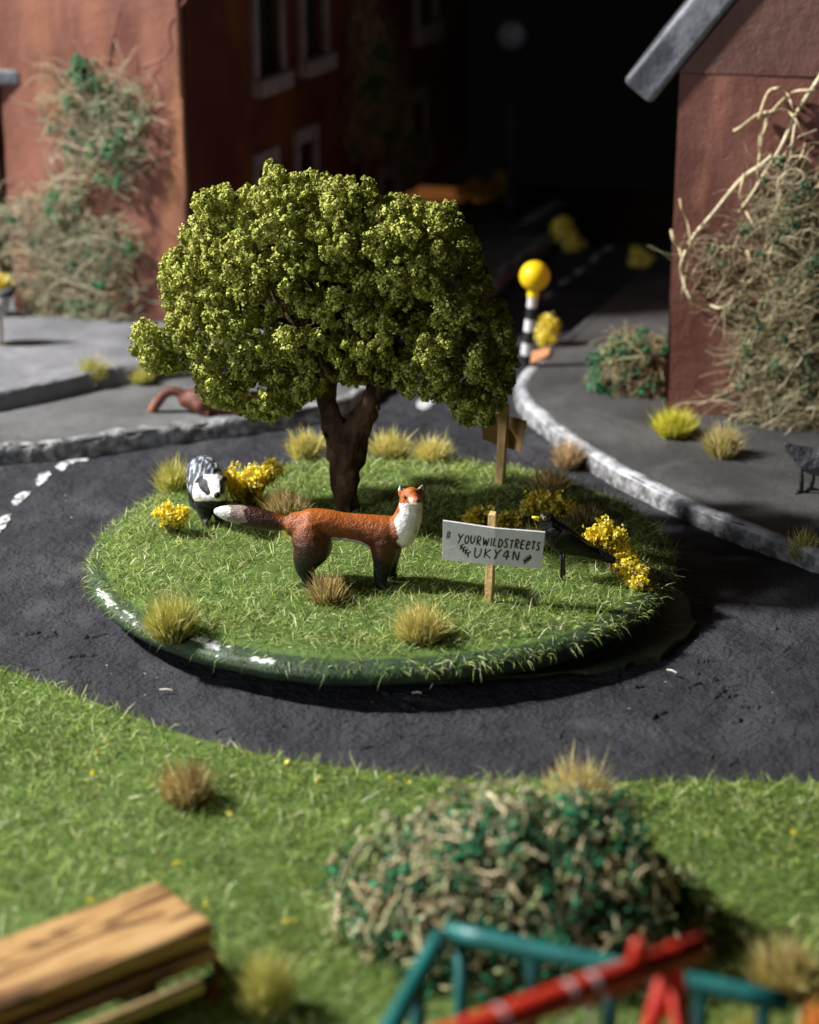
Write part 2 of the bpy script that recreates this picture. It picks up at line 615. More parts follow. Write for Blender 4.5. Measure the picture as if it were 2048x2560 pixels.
# front lawn slab
lawn_edge = [(-700, 1560), (-300, 1600), (0, 1672), (150, 1722), (300, 1778), (450, 1832), (600, 1872), (750, 1902), (900, 1924), (1100, 1942), (1300, 1950), (1500, 1952), (1750, 1953), (2048, 1956), (2350, 1965), (2700, 1990)]
le = smooth_path([G(x, y, LZ)[:2] for x, y in lawn_edge], 10)
lawn_poly = [tuple(p) for p in le] + [(3.2, -3.85), (-3.2, -3.85)]
bm = bmesh.new()
bm.faces.new([bm.verts.new((x, y, LZ)) for x, y in lawn_poly])
bmesh.ops.triangulate(bm, faces=bm.faces[:])
r = bmesh.ops.extrude_face_region(bm, geom=bm.faces[:])
for v in r['geom']:
    if isinstance(v, bmesh.types.BMVert):
        v.co.z = -0.02
bmesh.ops.recalc_face_normals(bm, faces=bm.faces[:])
me = bpy.data.meshes.new('lawn')
bm.to_mesh(me)
ca = me.color_attributes.new('Col', 'FLOAT_COLOR', 'POINT')
ca.data.foreach_set('color', np.tile(np.array([0.085, 0.135, 0.030, 1], np.float32), len(me.vertices)))
me.materials.append(M['turf_paint'])
lawn = bpy.data.objects.new('lawn', me)
col.objects.link(lawn)
tag(lawn, kind='structure')


# blades of static grass: bent two-segment ribbons
def blades_vf(root, dirv, L, W, droop, cols):
    n = len(root)
    side = np.cross(dirv, rng.normal(size=(n, 3)))
    side /= np.linalg.norm(side, axis=1)[:, None] + 1e-9
    mid = root + dirv * (L * 0.55)[:, None]
    tip = root + dirv * L[:, None] + np.array([0, 0, -1.0]) * (droop * L)[:, None] + side * (rng.normal(0, 0.12, n) * L)[:, None]
    w = W[:, None] * side
    V = np.stack([root - w / 2, root + w / 2, mid + w * .42, mid - w * .42, tip], 1).reshape(-1, 3)
    b = np.arange(n)[:, None] * 5
    F = np.concatenate([b + [0, 1, 2], b + [0, 2, 3], b + [3, 2, 4]], 0)
    C = np.repeat(cols, 5, axis=0)
    return V, F, C


GREENS = np.array([(0.21, 0.315, 0.055), (0.31, 0.41, 0.08), (0.42, 0.49, 0.14), (0.12, 0.215, 0.035), (0.56, 0.59, 0.27), (0.72, 0.70, 0.44)])


def pick(n, pal, w):
    w = np.array(w, float)
    i = rng.choice(len(pal), n, p=w / w.sum())
    return np.array(pal)[i] * rng.uniform(0.75, 1.25, (n, 1))


def scatter_grass(name, xy, z, Lr, Wr, tilt, weights, lean=(0, 0)):
    n = len(xy)
    az = rng.uniform(0, 2 * np.pi, n)
    el = np.radians(np.clip(rng.normal(tilt, 18, n), 4, 85))
    d = np.stack([np.cos(el) * np.cos(az) + lean[0], np.cos(el) * np.sin(az) + lean[1], np.sin(el)], -1)
    d /= np.linalg.norm(d, axis=1)[:, None]
    root = np.concatenate([xy, np.broadcast_to(np.asarray(z, float), (n,))[:, None]], 1)
    L = rng.uniform(*Lr, n) * np.where(rng.random(n) < .13, 1.65, 1.0)
    W = rng.uniform(*Wr, n)
    return blades_vf(root, d, L, W, rng.uniform(0.0, 0.22, n), pick(n, GREENS, weights))


n = 175000
xy = np.stack([rng.uniform(-2.3, 2.5, n), rng.uniform(-3.8, -0.35, n)], -1)
xy = xy[inpoly(xy[:, 0], xy[:, 1], lawn_poly)]
dens = np.array([nz((x, y, 2.0), 2.3) for x, y in xy])
xy = xy[rng.random(len(xy)) < np.clip(0.80 + dens * 0.9, 0.25, 1)]
V, F, C = scatter_grass('g', xy, LZ - 0.002, (0.022, 0.056), (0.0018, 0.0036), 36, [4, 5, 4, 3, 2.0, 0.7])
gl = mesh_obj('lawn_grass', V, F, M['grass'], cols=C)
tag(gl, 'short green flocked grass covering the front lawn', 'grass', kind='stuff')

# little yellow crumbs lying in the lawn
spots = [(795, 1948), (975, 1945), (1020, 1955), (715, 2305), (225, 2250), (240, 1880), (575, 2035), (720, 1905), (735, 2305), (515, 2258), (440, 2155), (230, 1930), (1985, 2080)]

# ------------------------------------------------------------------ round island
def island():
    root = empty('traffic_island', (0, 0, 0), 'oval grass-covered roundabout island in the middle of the tarmac road', 'traffic island')
    n = 900
    th = np.arange(n) * 2 * np.pi / n
    wob = np.array([1 + 0.010 * nz((math.cos(t) * 2, math.sin(t) * 2, 0.0), 1.0) + 0.005 * nz((math.cos(t) * 9, math.sin(t) * 9, 1.0), 1.0) for t in th])
    rings = [(0.955, 0.066), (0.985, 0.070), (0.997, 0.084), (1.0, 0.098), (0.994, 0.112), (0.982, 0.122), (0.965, 0.130), (0.94, .135), (0.9, DZ), (0.7, DZ + .004), (0.45, DZ + .008), (0.2, DZ + .01)]
    rr0 = [r_[0] for r_ in rings]; zz0 = [r_[1] for r_ in rings]
    tt = np.concatenate([np.arange(0, 8, .34), [8, 9, 10, 11]])
    rings = [(float(np.interp(t, range(len(rr0)), rr0)), float(np.interp(t, range(len(zz0)), zz0))) for t in tt]
    V, C = [], []
    for k, (rr, z) in enumerate(rings):
        k = tt[k]
        for i in range(n):
            x, y = rr * wob[i] * math.cos(th[i]), rr * wob[i] * math.sin(th[i])
            V.append((x, y, z + (0.004 * nz((x, y, 3.3), 6) if k else 0)))
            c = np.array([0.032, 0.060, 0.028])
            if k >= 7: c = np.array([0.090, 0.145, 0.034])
            # paint knocked off the front-left rim: pale card shows
            ang = math.degrees(th[i]) % 360
            if 4 <= k <= 7 and (198 < ang < 252):
                q = nz((x * 9, y * 9, z * 70), 1.0) + .45 * nz((x * 40, y * 40, z * 90), 1.0)
                lim = .20 if (203 < ang < 220) else (0.02 if (224 < ang < 240 and 5.2 < k < 6.3) else .44)
                if q > lim:
                    c = np.array([0.62, 0.64, 0.62])
            C.append(c)
    F = []
    for k in range(len(rings) - 1):
        for i in range(n):
            j = (i + 1) % n
            F.append((k * n + i, k * n + j, (k + 1) * n + j, (k + 1) * n + i))
    F.append(tuple(range(n - 1, -1, -1)))
    F.append(tuple((len(rings) - 1) * n + i for i in range(n)))
    mb = MB()
    mb.add(V, F, np.array(C))
    mb.build('board', M['turf_paint'], root, smooth=True)
    # the thin green card foot it is raised on, wider towards the front right
    mb = MB()
    m = 160
    th = np.arange(m) * 2 * np.pi / m
    Vb = []
    for z in (-0.015, 0.0155):
        for t in th:
            a = math.degrees(t) % 360
            rr = float(np.interp(a, [0, 15, 60, 180, 268, 296, 310, 324, 340, 352, 360], [.97, .90, .85, .80, .78, .88, .98, 1.085, 1.085, 1.03, .97])) + 0.014 * nz((math.cos(t) * 8, math.sin(t) * 8, 4), 1)
            if 300 < a < 350: rr += 0.03 * nz((a * .22, 0, 1), 1)
            Vb.append((rr * math.cos(t), rr * math.sin(t), z))
    F = [tuple(range(m, 2 * m))] + [(i, (i + 1) % m, m + (i + 1) % m, m + i) for i in range(m)]
    mb.add(Vb, F, np.array([0.085, 0.115, 0.055]))
    mb.build('card_foot', M['turf_paint'], root)
    mb = MB()
    Vc = [(0.62 * math.cos(t), 0.62 * math.sin(t), z) for z in (0.012, 0.09) for t in th]
    mb.add(Vc, [(i, (i + 1) % m, m + (i + 1) % m, m + i) for i in range(m)], np.array([0.03, 0.045, 0.025]))
    mb.build('spacer', M['turf_paint'], root)
    # flock
    n = 84000
    a, rr = rng.uniform(0, 2 * np.pi, n), np.sqrt(rng.random(n)) * 0.992
    xy = np.stack([rr * np.cos(a), rr * np.sin(a)], -1)
    front = np.clip(-xy[:, 1], 0, 1)
    keep = rng.random(n) < np.where(rr > 0.975 - 0.075 * front, 0.15 + .5 * (front < .2), np.where(rr > 0.93 - 0.09 * front, 0.55, 1.0))
    dn = np.array([nz((x, y, 9.0), 5) for x, y in xy])
    keep &= rng.random(n) < np.clip(0.85 + dn, 0.3, 1)
    xy, rr = xy[keep], rr[keep]
    z = np.interp(rr, [0, .9, .94, .965, .985, .995], [DZ + .006, DZ, .135, .130, .122, .112]) - 0.002
    V, F, C = scatter_grass('g', xy, z, (0.018, 0.054), (0.0014, 0.0030), 27, [4, 5, 4.5, 3, 3.0, 1.4])
    o = mesh_obj('flock', V, F, M['grass'], cols=C)
    o.parent = root
    o['kind'] = 'stuff'
    # stray fibres on the rim, hanging over
    n = 1000
    a = rng.uniform(math.radians(185), math.radians(350), n)
    r2 = rng.uniform(0.95, 1.0, n)
    root_p = np.stack([r2 * np.cos(a), r2 * np.sin(a), 0.134 - (r2 - 0.95) * 0.5], -1)
    d = np.stack([np.cos(a) + rng.normal(0, .5, n), np.sin(a) + rng.normal(0, .5, n), rng.uniform(-0.5, .6, n)], -1)
    d /= np.linalg.norm(d, axis=1)[:, None]
    V, F, C = blades_vf(root_p, d, rng.uniform(.012, .055, n), rng.uniform(.0012, .0026, n), rng.uniform(0.1, .5, n), pick(n, GREENS, [3, 4, 3, 2, 3, 2]))
    o = mesh_obj('rim_fibres', V, F, M['grass'], cols=C)
    o.parent = root
    o['kind'] = 'stuff'
    return root


island()


def isl(px, py):
    return G(px, py, DZ)


# ------------------------------------------------------------------ tufts and flowers
def tuft(base, w, h, pal, n, label, up=1.0, cat='grass tuft', group='tufts of coarse model grass'):
    """base point, world width and height"""
    base = np.array(base, float)
    n, w, h = int(n * 2.2), w * 1.0, h * 1.0
    a = rng.uniform(0, 2 * np.pi, n)
    q = np.sqrt(rng.random(n))
    tip = np.stack([np.cos(a) * q * w * .5, np.sin(a) * q * w * .5, h * np.sqrt(1 - .72 * q * q)], -1)
    tip += rng.normal(0, .15, (n, 3)) * h
    tip[:, 2] = np.abs(tip[:, 2]) + .01
    root = np.stack([np.cos(a) * q * w * .24, np.sin(a) * q * w * .24, np.full(n, -0.004)], -1) + rng.normal(0, .03, (n, 3)) * w * [1, 1, 0]
    d = tip - root
    L = np.linalg.norm(d, axis=1)
    d /= L[:, None]
    L = L * rng.uniform(.45, 1.15, n)
    cols = pick(n, pal, np.ones(len(pal)))
    V, F, C = blades_vf(root + base, d, L, rng.uniform(0.0026, 0.0044, n), rng.uniform(0, 0.25, n), cols * 1.55)
    C = C.reshape(n, 5, 3)
    C[:, :2] *= 0.8
    o = mesh_obj('grass_tuft', V - base, F, M['grass'], cols=C.reshape(-1, 3))
    o.location = tuple(base)
    tag(o, label, cat, group)
    return o


YG = [(0.32, 0.31, 0.07), (0.42, 0.39, 0.11), (0.25, 0.26, 0.05), (0.50, 0.45, 0.18)]
PY_ = [(0.45, 0.40, 0.14), (0.55, 0.48, 0.20), (0.36, 0.33, 0.10)]
BR = [(0.26, 0.19, 0.07), (0.38, 0.30, 0.13), (0.18, 0.12, 0.05), (0.46, 0.38, 0.18)]
TN = [(0.42, 0.32, 0.19), (0.30, 0.22, 0.13), (0.52, 0.42, 0.27)]
BY = [(0.48, 0.46, 0.06), (0.58, 0.54, 0.09), (0.38, 0.37, 0.05)]


def tuft_px(px, py, wpx, hpx, z, pal, n, label, **k):
    b = G(px, py, z)
    u = pxu(b[1], z)
    return tuft(b, wpx * u, hpx * u, pal, n, label, **k)


tuft_px(428, 1592, 145, 118, 0.126, YG, 620, 'big round yellow-green tuft hanging over the front-left rim of the island')
tuft_px(822, 1506, 125, 82, DZ, BR, 300, 'spiky brown tuft at the foot of the fox')
tuft_px(1052, 1600, 165, 95, 0.136, PY_, 520, 'pale yellow tuft on the front rim of the island below the fox')
tuft_px(432, 1225, 100, 80, 0.136, YG, 420, 'yellow-green tuft on the island rim behind the badger')
tuft_px(715, 1290, 150, 78, DZ, BR, 300, 'thin brown tuft behind the tail of the fox')
tuft_px(742, 1350, 90, 60, DZ, YG, 150, 'sparse yellow tuft beside the hind leg of the fox')
tuft_px(765, 1142, 120, 74, 0.136, PY_, 420, 'straw yellow tuft on the back rim left of the tree trunk')
tuft_px(975, 1140, 130, 64, 0.136, PY_, 460, 'wide straw tuft on the back rim just right of the trunk')
tuft_px(1082, 1150, 120, 60, 0.136, PY_, 420, 'straw tuft on the back rim midway from trunk to rear sign')
tuft_px(1375, 1232, 120, 72, 0.136, BR, 320, 'shaded brown tuft on the rim behind the orange-yellow flowers')
tuft_px(1462, 1315, 110, 58, DZ, BR, 220, 'shaded brown tuft behind the back of the blackbird')
tuft_px(1345, 1375, 90, 70, DZ, YG, 170, 'thin yellowish tuft between sign and blackbird')
tuft_px(1420, 1168, 95, 74, 0.0, TN, 420, 'dry tan tuft on the road against the white kerb')
tuft_px(234, 966, 78, 84, KZ, YG, 360, 'yellow-green tuft at the step of the left pavement')
tuft_px(355, 958, 82, 50, KZ, YG, 220, 'low olive tuft on the left pavement near the tree crown')
tuft_px(1685, 1088, 135, 72, KZ, BY, 620, 'bright yellow-green tuft at the corner of the russet gable house')
tuft_px(1805, 1138, 125, 84, KZ, YG + TN, 380, 'straggly olive and tan tuft at the foot of the climbing plant')
tuft_px(2010, 1395, 100, 70, 0.02, YG, 360, 'olive tuft on the right kerb at the edge of the picture')
tuft_px(468, 2005, 165, 112, LZ, BR, 480, 'brown-based tuft standing alone in the front lawn')
tuft_px(668, 2530, 150, 175, LZ, YG, 620, 'blurred yellow-green tuft in the lawn beside the wooden bench')
tuft_px(1440, 2010, 200, 120, LZ, TN + PY_, 420, 'dry straw tuft rising behind the tangled hedge')
tuft_px(1960, 2470, 220, 130, LZ, PY_ + BR, 560, 'wide straw tuft on the lawn behind the end of the teal fence')
tuft_px(1870, 2640, 150, 130, LZ, YG, 420, 'olive tuft seen beneath the teal fence rail')
tuft_px(2050, 2600, 120, 110, LZ, [(0.55, 0.26, 0.07), (0.65, 0.36, 0.12), (0.40, 0.2, 0.06)], 300, 'rusty orange tuft in the bottom right corner')


def crumbs_vf(c, size, cols, out=None):
    """bent quads turned every way, or loosely facing out of their lump"""
    n = len(c)
    if out is None:
        a = rng.normal(size=(n, 3))
    else:
        a = np.cross(out * 1.15 + rng.normal(0, .62, (n, 3)), rng.normal(size=(n, 3)))
    a /= np.linalg.norm(a, axis=1)[:, None]
    if out is None:
        b = np.cross(a, rng.normal(size=(n, 3)))
    else:
        b = np.cross(a, out + rng.normal(0, .5, (n, 3)))
    b /= np.linalg.norm(b, axis=1)[:, None]
    k = np.cross(a, b) * 0.45
    s = size[:, None]
    V = np.stack([c - a * s, c + (b * .8 + k) * s, c + a * s, c - (b * .8 - k) * s], 1).reshape(-1, 3)
    q = np.arange(n)[:, None] * 4
    F = np.concatenate([q + [0, 1, 2], q + [0, 2, 3]], 0)
    return V, F, np.repeat(cols, 4, axis=0)


def octa_vf(c, size, cols):
    n = len(c)
    e = np.array([(1, 0, 0), (-1, 0, 0), (0, 1, 0), (0, -1, 0), (0, 0, 1), (0, 0, -1)], float)
    V = c[:, None, :] + e[None] * size[:, None, None] * rng.uniform(0.6, 1.4, (n, 6, 1)) + rng.normal(0, .18, (n, 6, 3)) * size[:, None, None]
    q = np.arange(n)[:, None] * 6
    f = [(0, 2, 4), (2, 1, 4), (1, 3, 4), (3, 0, 4), (2, 0, 5), (1, 2, 5), (3, 1, 5), (0, 3, 5)]
    F = np.concatenate([q + list(t) for t in f], 0)
    return V.reshape(-1, 3), F, np.repeat(cols, 6, axis=0)


YF = [(0.92, 0.77, 0.06), (0.96, 0.84, 0.16), (0.88, 0.68, 0.03), (0.98, 0.90, 0.32)]


def flower_bush(base, blobs, n_st, csize, per, label, pal=YF, lean=(0, 0), group='yellow flowering bushes'):
    """blobs: (offset xyz, radius) lumps of blossom around the base; stems run to the clusters"""
    base = np.array(base, float)
    root = empty('flower_bush', base, label, 'flowers', group)
    cl = []
    for _ in range(n_st):
        o, r = blobs[rng.integers(len(blobs))]
        d = rng.normal(size=3)
        d *= r * rng.random() ** (1 / 3) / np.linalg.norm(d)
        p = base + np.array(o) + d
        p[2] = max(p[2], base[2] + 0.012)
        cl.append(p)
    cl = np.array(cl)
    m = MB()
    for p in cl[::2]:
        m.tube(smooth_path([base + rng.normal(0, .012, 3) * [1, 1, 0], (base + p) / 2 + rng.normal(0, .012, 3), p], 4), 0.0022, 4, np.array([0.24, 0.19, 0.07]), cap=False)
    m.build('stems', M['moss'], root)
    c = np.repeat(cl, int(per * 1.7), axis=0)
    c = c + rng.normal(0, csize * 1.0, c.shape)
    V, F, C = crumbs_vf(c, rng.uniform(0.55, 1.1, len(c)) * csize, pick(len(c), pal, np.ones(len(pal))))
    o = mesh_obj('blossom', V - base, F, M['petal'], cols=C)
    o.parent = root
    return root


u = 1 / 740.0
flower_bush(isl(612, 1262), [((0.0, 0, .06), .055), ((-.03, 0, .10), .05), ((.05, .0, .11), .05), ((.10, 0, .13), .035), ((.02, .02, .05), .06)], 170, 0.0085, 9, 'large bright yellow flowering bush to the right of the badger')
flower_bush(isl(432, 1338), [((0.0, 0, .065), .04), ((-.02, 0, .085), .03), ((.025, 0, .07), .03)], 70, 0.0085, 9, 'small bright yellow flowering bush left of the badger')
flower_bush(isl(1350, 1300), [((0.0, 0, .055), .05), ((.04, .0, .06), .045), ((-.03, 0, .06), .04), ((.10, 0, .05), .02)], 120, 0.0085, 8, 'shaded orange-yellow flowering bush behind the head of the blackbird')
flower_bush(isl(1225, 1335), [((0.0, 0, .05), .05), ((.06, 0, .045), .045), ((-.06, 0, .045), .04)], 95, 0.0085, 7, 'shaded orange-yellow flowering bush behind the white sign')
flower_bush(isl(1552, 1440) , [((-.02, .03, .115), .045), ((.0, .02, .07), .05), ((.03, -.03, .04), .05), ((.045, -.06, .02), .04), ((-.055, .03, .15), .028), ((-.09, 0.04, .13), .018), ((0.03, -.10, .0), .035)], 180, 0.0088, 7, 'tall yellow flowering bush under the tail of the blackbird')
b = G(1365, 862, KZ)
flower_bush(b, [((0.0, 0, .06), .055), ((.02, 0, .10), .04), ((-.01, 0, .03), .04)], 90, 0.0095, 8, 'yellow flowering bush beside the striped crossing beacon')
b = G(1418, 628, 0.0)
flower_bush(b, [((0.0, 0, .08), .06), ((-.03, 0, .14), .05), ((.04, 0, .04), .05)], 80, 0.012, 8, 'dim yellow flowering bush by the crow at the far end of the street')
b = G(1600, 668, 0.0)
flower_bush(b, [((0.0, 0, .05), .06)], 36, 0.012, 8, 'dim yellow flowering bush at the far right end of the street')
b = G(2, 790, UZ)
flower_bush(b, [((0.0, 0, .17), .045), ((-.05, 0, .16), .05), ((-.03, .02, .10), .05)], 70, 0.011, 8, 'yellow flowering bush behind the wading bird at the left edge')
b = G(1215, 520, KZ)
flower_bush(b, [((0.0, 0, .10), .09), ((.08, 0, .14), .09), ((-.1, .05, .1), .08)], 60, 0.014, 8, 'dim ochre bush at the foot of the street lamp')
for i, (px, py) in enumerate(spots):
    p = G(px, py, LZ + 0.028)
    c = p + rng.normal(0, .003, (7, 3))
    V, F, C = crumbs_vf(c, np.full(7, .006), pick(7, YF, [1, 1, 1, 1]))
    o = mesh_obj('fallen_blossom', V - p, F, M['petal'], cols=C)
    o.location = tuple(p)
    tag(o, 'tiny yellow blossom crumb lying in the front lawn', 'blossom', 'fallen yellow crumbs in the front lawn')


# ------------------------------------------------------------------ remeshed figures
def remesh(name, parts, voxel, smooth_it=4, disp=None):
    """parts: list of (V,F) closed shells -> one continuous skin; returns (V,F)"""
    m = MB()
    for V, F in parts:
        m.add(V, F)
    o = m.build(name + '_tmp', M['ink'])
    md = o.modifiers.new('r', 'REMESH')
    md.mode = 'VOXEL'
    md.voxel_size = voxel
    if smooth_it:
        ms = o.modifiers.new('s', 'SMOOTH')
        ms.factor = 0.5
        ms.iterations = smooth_it
    dg = bpy.context.evaluated_depsgraph_get()
    ev = o.evaluated_get(dg)
    me = ev.to_mesh()
    V = np.empty(len(me.vertices) * 3)
    me.vertices.foreach_get('co', V)
    V = V.reshape(-1, 3)
    Nn = np.empty(len(me.vertices) * 3)
    me.vertices.foreach_get('normal', Nn)
    Nn = Nn.reshape(-1, 3)
    F = [tuple(p.vertices) for p in me.polygons]
    ev.to_mesh_clear()
    d = o.data
    bpy.data.objects.remove(o)
    bpy.data.meshes.remove(d)
    return V, F, Nn


def limb(Y0, pts, n=12, k=4, flat=1.0):
    """pts: (px, py, dy, r_px): a tapered limb through points at depth Y0 + dy"""
    q = smooth_path(pts, k)
    W = np.array([P(a, b_, Y0 + dy) for a, b_, dy, r_ in q])
    R = np.array([r_ * pxu(Y0 + dy, 0.25) for a, b_, dy, r_ in q])
    # rounded ends
    return tube_round(W, R, n, flat)


def tube_round(W, R, n=12, flat=1.0):
    d0 = (W[0] - W[1]) / (np.linalg.norm(W[0] - W[1]) + 1e-9)
    d1 = (W[-1] - W[-2]) / (np.linalg.norm(W[-1] - W[-2]) + 1e-9)
    W2 = np.vstack([W[0] + d0 * R[0] * .92, W[0] + d0 * R[0] * .6, W, W[-1] + d1 * R[-1] * .6, W[-1] + d1 * R[-1] * .92])
    R2 = np.concatenate([[R[0] * .3, R[0] * .8], R, [R[-1] * .8, R[-1] * .3]])
    return tube_vf(W2, R2, n, flat)


def blend(a, b_, t):
    t = np.clip(t, 0, 1)[:, None]
    return np.asarray(a) * (1 - t) + np.asarray(b_) * t


def ball(c, r, n=10, sq=(1, 1, 1)):
    V, F = [], []
    for i in range(n + 1):
        t = math.pi * i / n
        for j in range(2 * n):
            p = math.pi * j / n
            V.append((c[0] + r * sq[0] * math.sin(t) * math.cos(p), c[1] + r * sq[1] * math.sin(t) * math.sin(p), c[2] + r * sq[2] * math.cos(t)))
    m = 2 * n
    for i in range(n):
        for j in range(m):
            F.append((i * m + j, (i + 1) * m + j, (i + 1) * m + (j + 1) % m, i * m + (j + 1) % m))
    return np.array(V), F


# ------------------------------------------------------------------ tree
def tree():
    base = isl(868, 1283)
    Yt = base[1]
    root = empty('tree', base, 'broad green model tree with forked brown trunk on the island', 'tree')
    t = []
    t.append(limb(Yt, [(874, 1305, 0, 39), (870, 1250, 0, 36), (866, 1190, 0, 37), (866, 1135, 0, 44), (868, 1100, 0, 44)], 16))
    t.append(limb(Yt, [(852, 1130, 0, 36), (832, 1075, 0, 33), (820, 1020, 0, 26), (812, 950, .02, 23), (790, 860, .05, 20), (740, 760, .05, 14)], 14))
    t.append(limb(Yt, [(880, 1120, 0, 36), (903, 1060, 0, 32), (926, 1005, 0, 26), (936, 960, 0, 25), (960, 880, -.03, 22), (1020, 780, -.05, 14)], 14))
    V, F, Nn = remesh('trunk', t, 0.012, 2)
    d = np.array([0.020 * nz((p[0], p[1], p[2] * .45), 16) + 0.012 * nz((p[0], p[1], p[2] * .6), 38) for p in V])
    V = V + Nn * d[:, None]
    mb = MB()
    mb.add(V, F)
    tr_ = mb.build('trunk', M['bark'], root, smooth=True)
    # peeling scraps of bark
    mb = MB()
    for px, py, s in [(812, 1086, 13), (900, 1062, 12), (836, 1195, 9), (942, 1020, 9), (900, 1110, 9), (838, 1240, 8), (884, 1070, 10), (938, 1045, 9)]:
        c = P(px, py, Yt - 0.02)
        r_ = s * pxu(Yt)
        V, F, C = octa_vf(np.array([c]), np.array([r_]), np.array([[0.05, 0.03, 0.02]]))
        mb.add(V, F)
    sub_o = mb.build('bark_scraps', M['bark'], root)
    sub_o['kind'] = 'stuff'
    # boughs and twigs inside the crown
    mb = MB()
    for _ in range(70):
        a = P(rng.uniform(780, 1000), rng.uniform(850, 960), Yt + rng.uniform(-.1, .1))
        e = P(rng.uniform(560, 1110), rng.uniform(590, 900), Yt + rng.uniform(-.2, .2))
        md = (a + e) / 2 + rng.normal(0, .06, 3)
        q = smooth_path([a, md, e], 5)
        mb.tube(q, np.linspace(.014, .003, len(q)), 5, cap=False)
    bo = mb.build('boughs', M['bark'], root, smooth=True)
    # crown: lumps of foam crumbs round an uneven shell
    poly = [(322, 885), (340, 812), (372, 796), (415, 830), (418, 790), (402, 735), (398, 668), (425, 622), (452, 590), (482, 540), (486, 482), (560, 470), (620, 468), (668, 440), (662, 398), (690, 402), (716, 440), (790, 432), (860, 446), (938, 448), (952, 500), (1010, 488), (1080, 510), (1130, 506), (1172, 556), (1205, 620), (1222, 700), (1262, 762), (1298, 840), (1290, 930), (1268, 1010), (1230, 1062), (1150, 1066), (1118, 1008), (1060, 1000), (985, 972), (940, 962), (880, 968), (832, 950), (798, 985), (742, 1026), (670, 1062), (600, 1030), (505, 1012), (484, 935), (452, 912), (405, 955), (352, 918)]
    n = 9000
    x, y = rng.uniform(310, 1310, n), rng.uniform(390, 1075, n)
    ok = inpoly(x, y, poly)
    x, y = x[ok], y[ok]
    D = polydist(x, y, poly)
    cl = []
    pads = []
    for i in range(len(x)):
        dd = min(max(D[i] - 20, 0), 260) / 260
        h = 0.40 * math.sqrt(max(0, 1 - (1 - dd) ** 2))
        c = P(x[i], y[i], Yt + h * (-1 if rng.random() < .6 else 1))
        if D[i] > 38 and all(np.sum((c - q) ** 2) > .155 ** 2 for q in pads):
            pads.append(c)
    pads = np.array(pads)
    for i in range(len(x)):
        r_ = rng.uniform(22, 50)
        if D[i] < r_ * 0.72:
            r_ = D[i] / 0.72
            if r_ < 13: continue
        dd = min(max(D[i] - r_ * .5, 0), 260) / 260
        h = 0.40 * math.sqrt(max(0, 1 - (1 - dd) ** 2)) * (1 + 0.25 * nz((x[i] * .006, y[i] * .006, 3.0)))
        s = -1 if rng.random() < 0.62 else 1
        Yc = Yt + s * h * (rng.uniform(0.82, 1.0) if rng.random() < .72 else rng.uniform(.2, .6))
        c = P(x[i], y[i], Yc)
        pd = np.sqrt(np.min(np.sum((pads - c) ** 2, axis=1)))
        if D[i] > 40 and pd > .066:
            # the hollows between the pads lie deeper in the crown
            Yc = Yt + (Yc - Yt) * .52
            c = P(x[i], y[i], Yc)
            if rng.random() < .60: continue
        rw = r_ * pxu(Yc, 0.8)
        bad = False
        for (c2, r2) in cl:
            if np.sum((c - c2) ** 2) < (0.76 * (rw + r2)) ** 2:
                bad = True
                break
        if not bad:
            cl.append((c, rw))
    cs, ss, cc, oo = [], [], [], []
    pal = np.array([(0.38, 0.405, 0.085), (0.45, 0.465, 0.115), (0.30, 0.335, 0.06), (0.56, 0.555, 0.19)])
    for c, rw in cl:
        k = int(900 * (rw / 0.06) ** 2) + 120
        # sub-lumps on the clump
        ns = max(9, int(26 * (rw / 0.06)))
        sd = rng.normal(size=(ns, 3))
        sd /= np.linalg.norm(sd, axis=1)[:, None]
        sc = c + sd * rw * rng.uniform(.55, .95, (ns, 1))
        sr = rw * rng.uniform(.20, .38, ns)
        j = rng.integers(ns, size=k)
        q = rng.normal(size=(k, 3))
        q /= np.linalg.norm(q, axis=1)[:, None]
        q[:, 2] *= 1.15
        p = sc[j] + q * sr[j][:, None] * rng.uniform(.6, 1.08, (k, 1))
        cs.append(p)
        ss.append(rng.uniform(0.0040, 0.0078, k))
        oo.append(.6 * q / np.linalg.norm(q, axis=1)[:, None] + .75 * (p - c) / rw + .12 * rng.normal(size=(k, 3)))
        cc.append(pick(k, pal, [3, 3, 2, 1]) * rng.uniform(.85, 1.12))
    cs, ss, cc = np.concatenate(cs), np.concatenate(ss), np.concatenate(cc)
    V, F, C = crumbs_vf(cs, ss, cc, np.concatenate(oo))
    o = mesh_obj('crown', V - base, F, M['leaf'], cols=C)
    o.parent = root
    print('crown clumps', len(cl), 'crumbs', len(cs))
    # a few pale fibres and twig ends caught in the foliage
    mb = MB()
    for _ in range(34):
        i = rng.integers(len(cl))
        c, rw = cl[i]
        a = c + rng.normal(0, 1, 3) * rw * .35
        d = rng.normal(size=3) * 0.035
        mb.tube(smooth_path([a, a + d * .6 + rng.normal(0, .008, 3), a + d], 4), 0.0016, 3, np.array([0.30, 0.22, 0.10]), cap=False)
    o = mb.build('dry_twigs', M['moss'], root)
    o['kind'] = 'stuff'


tree()


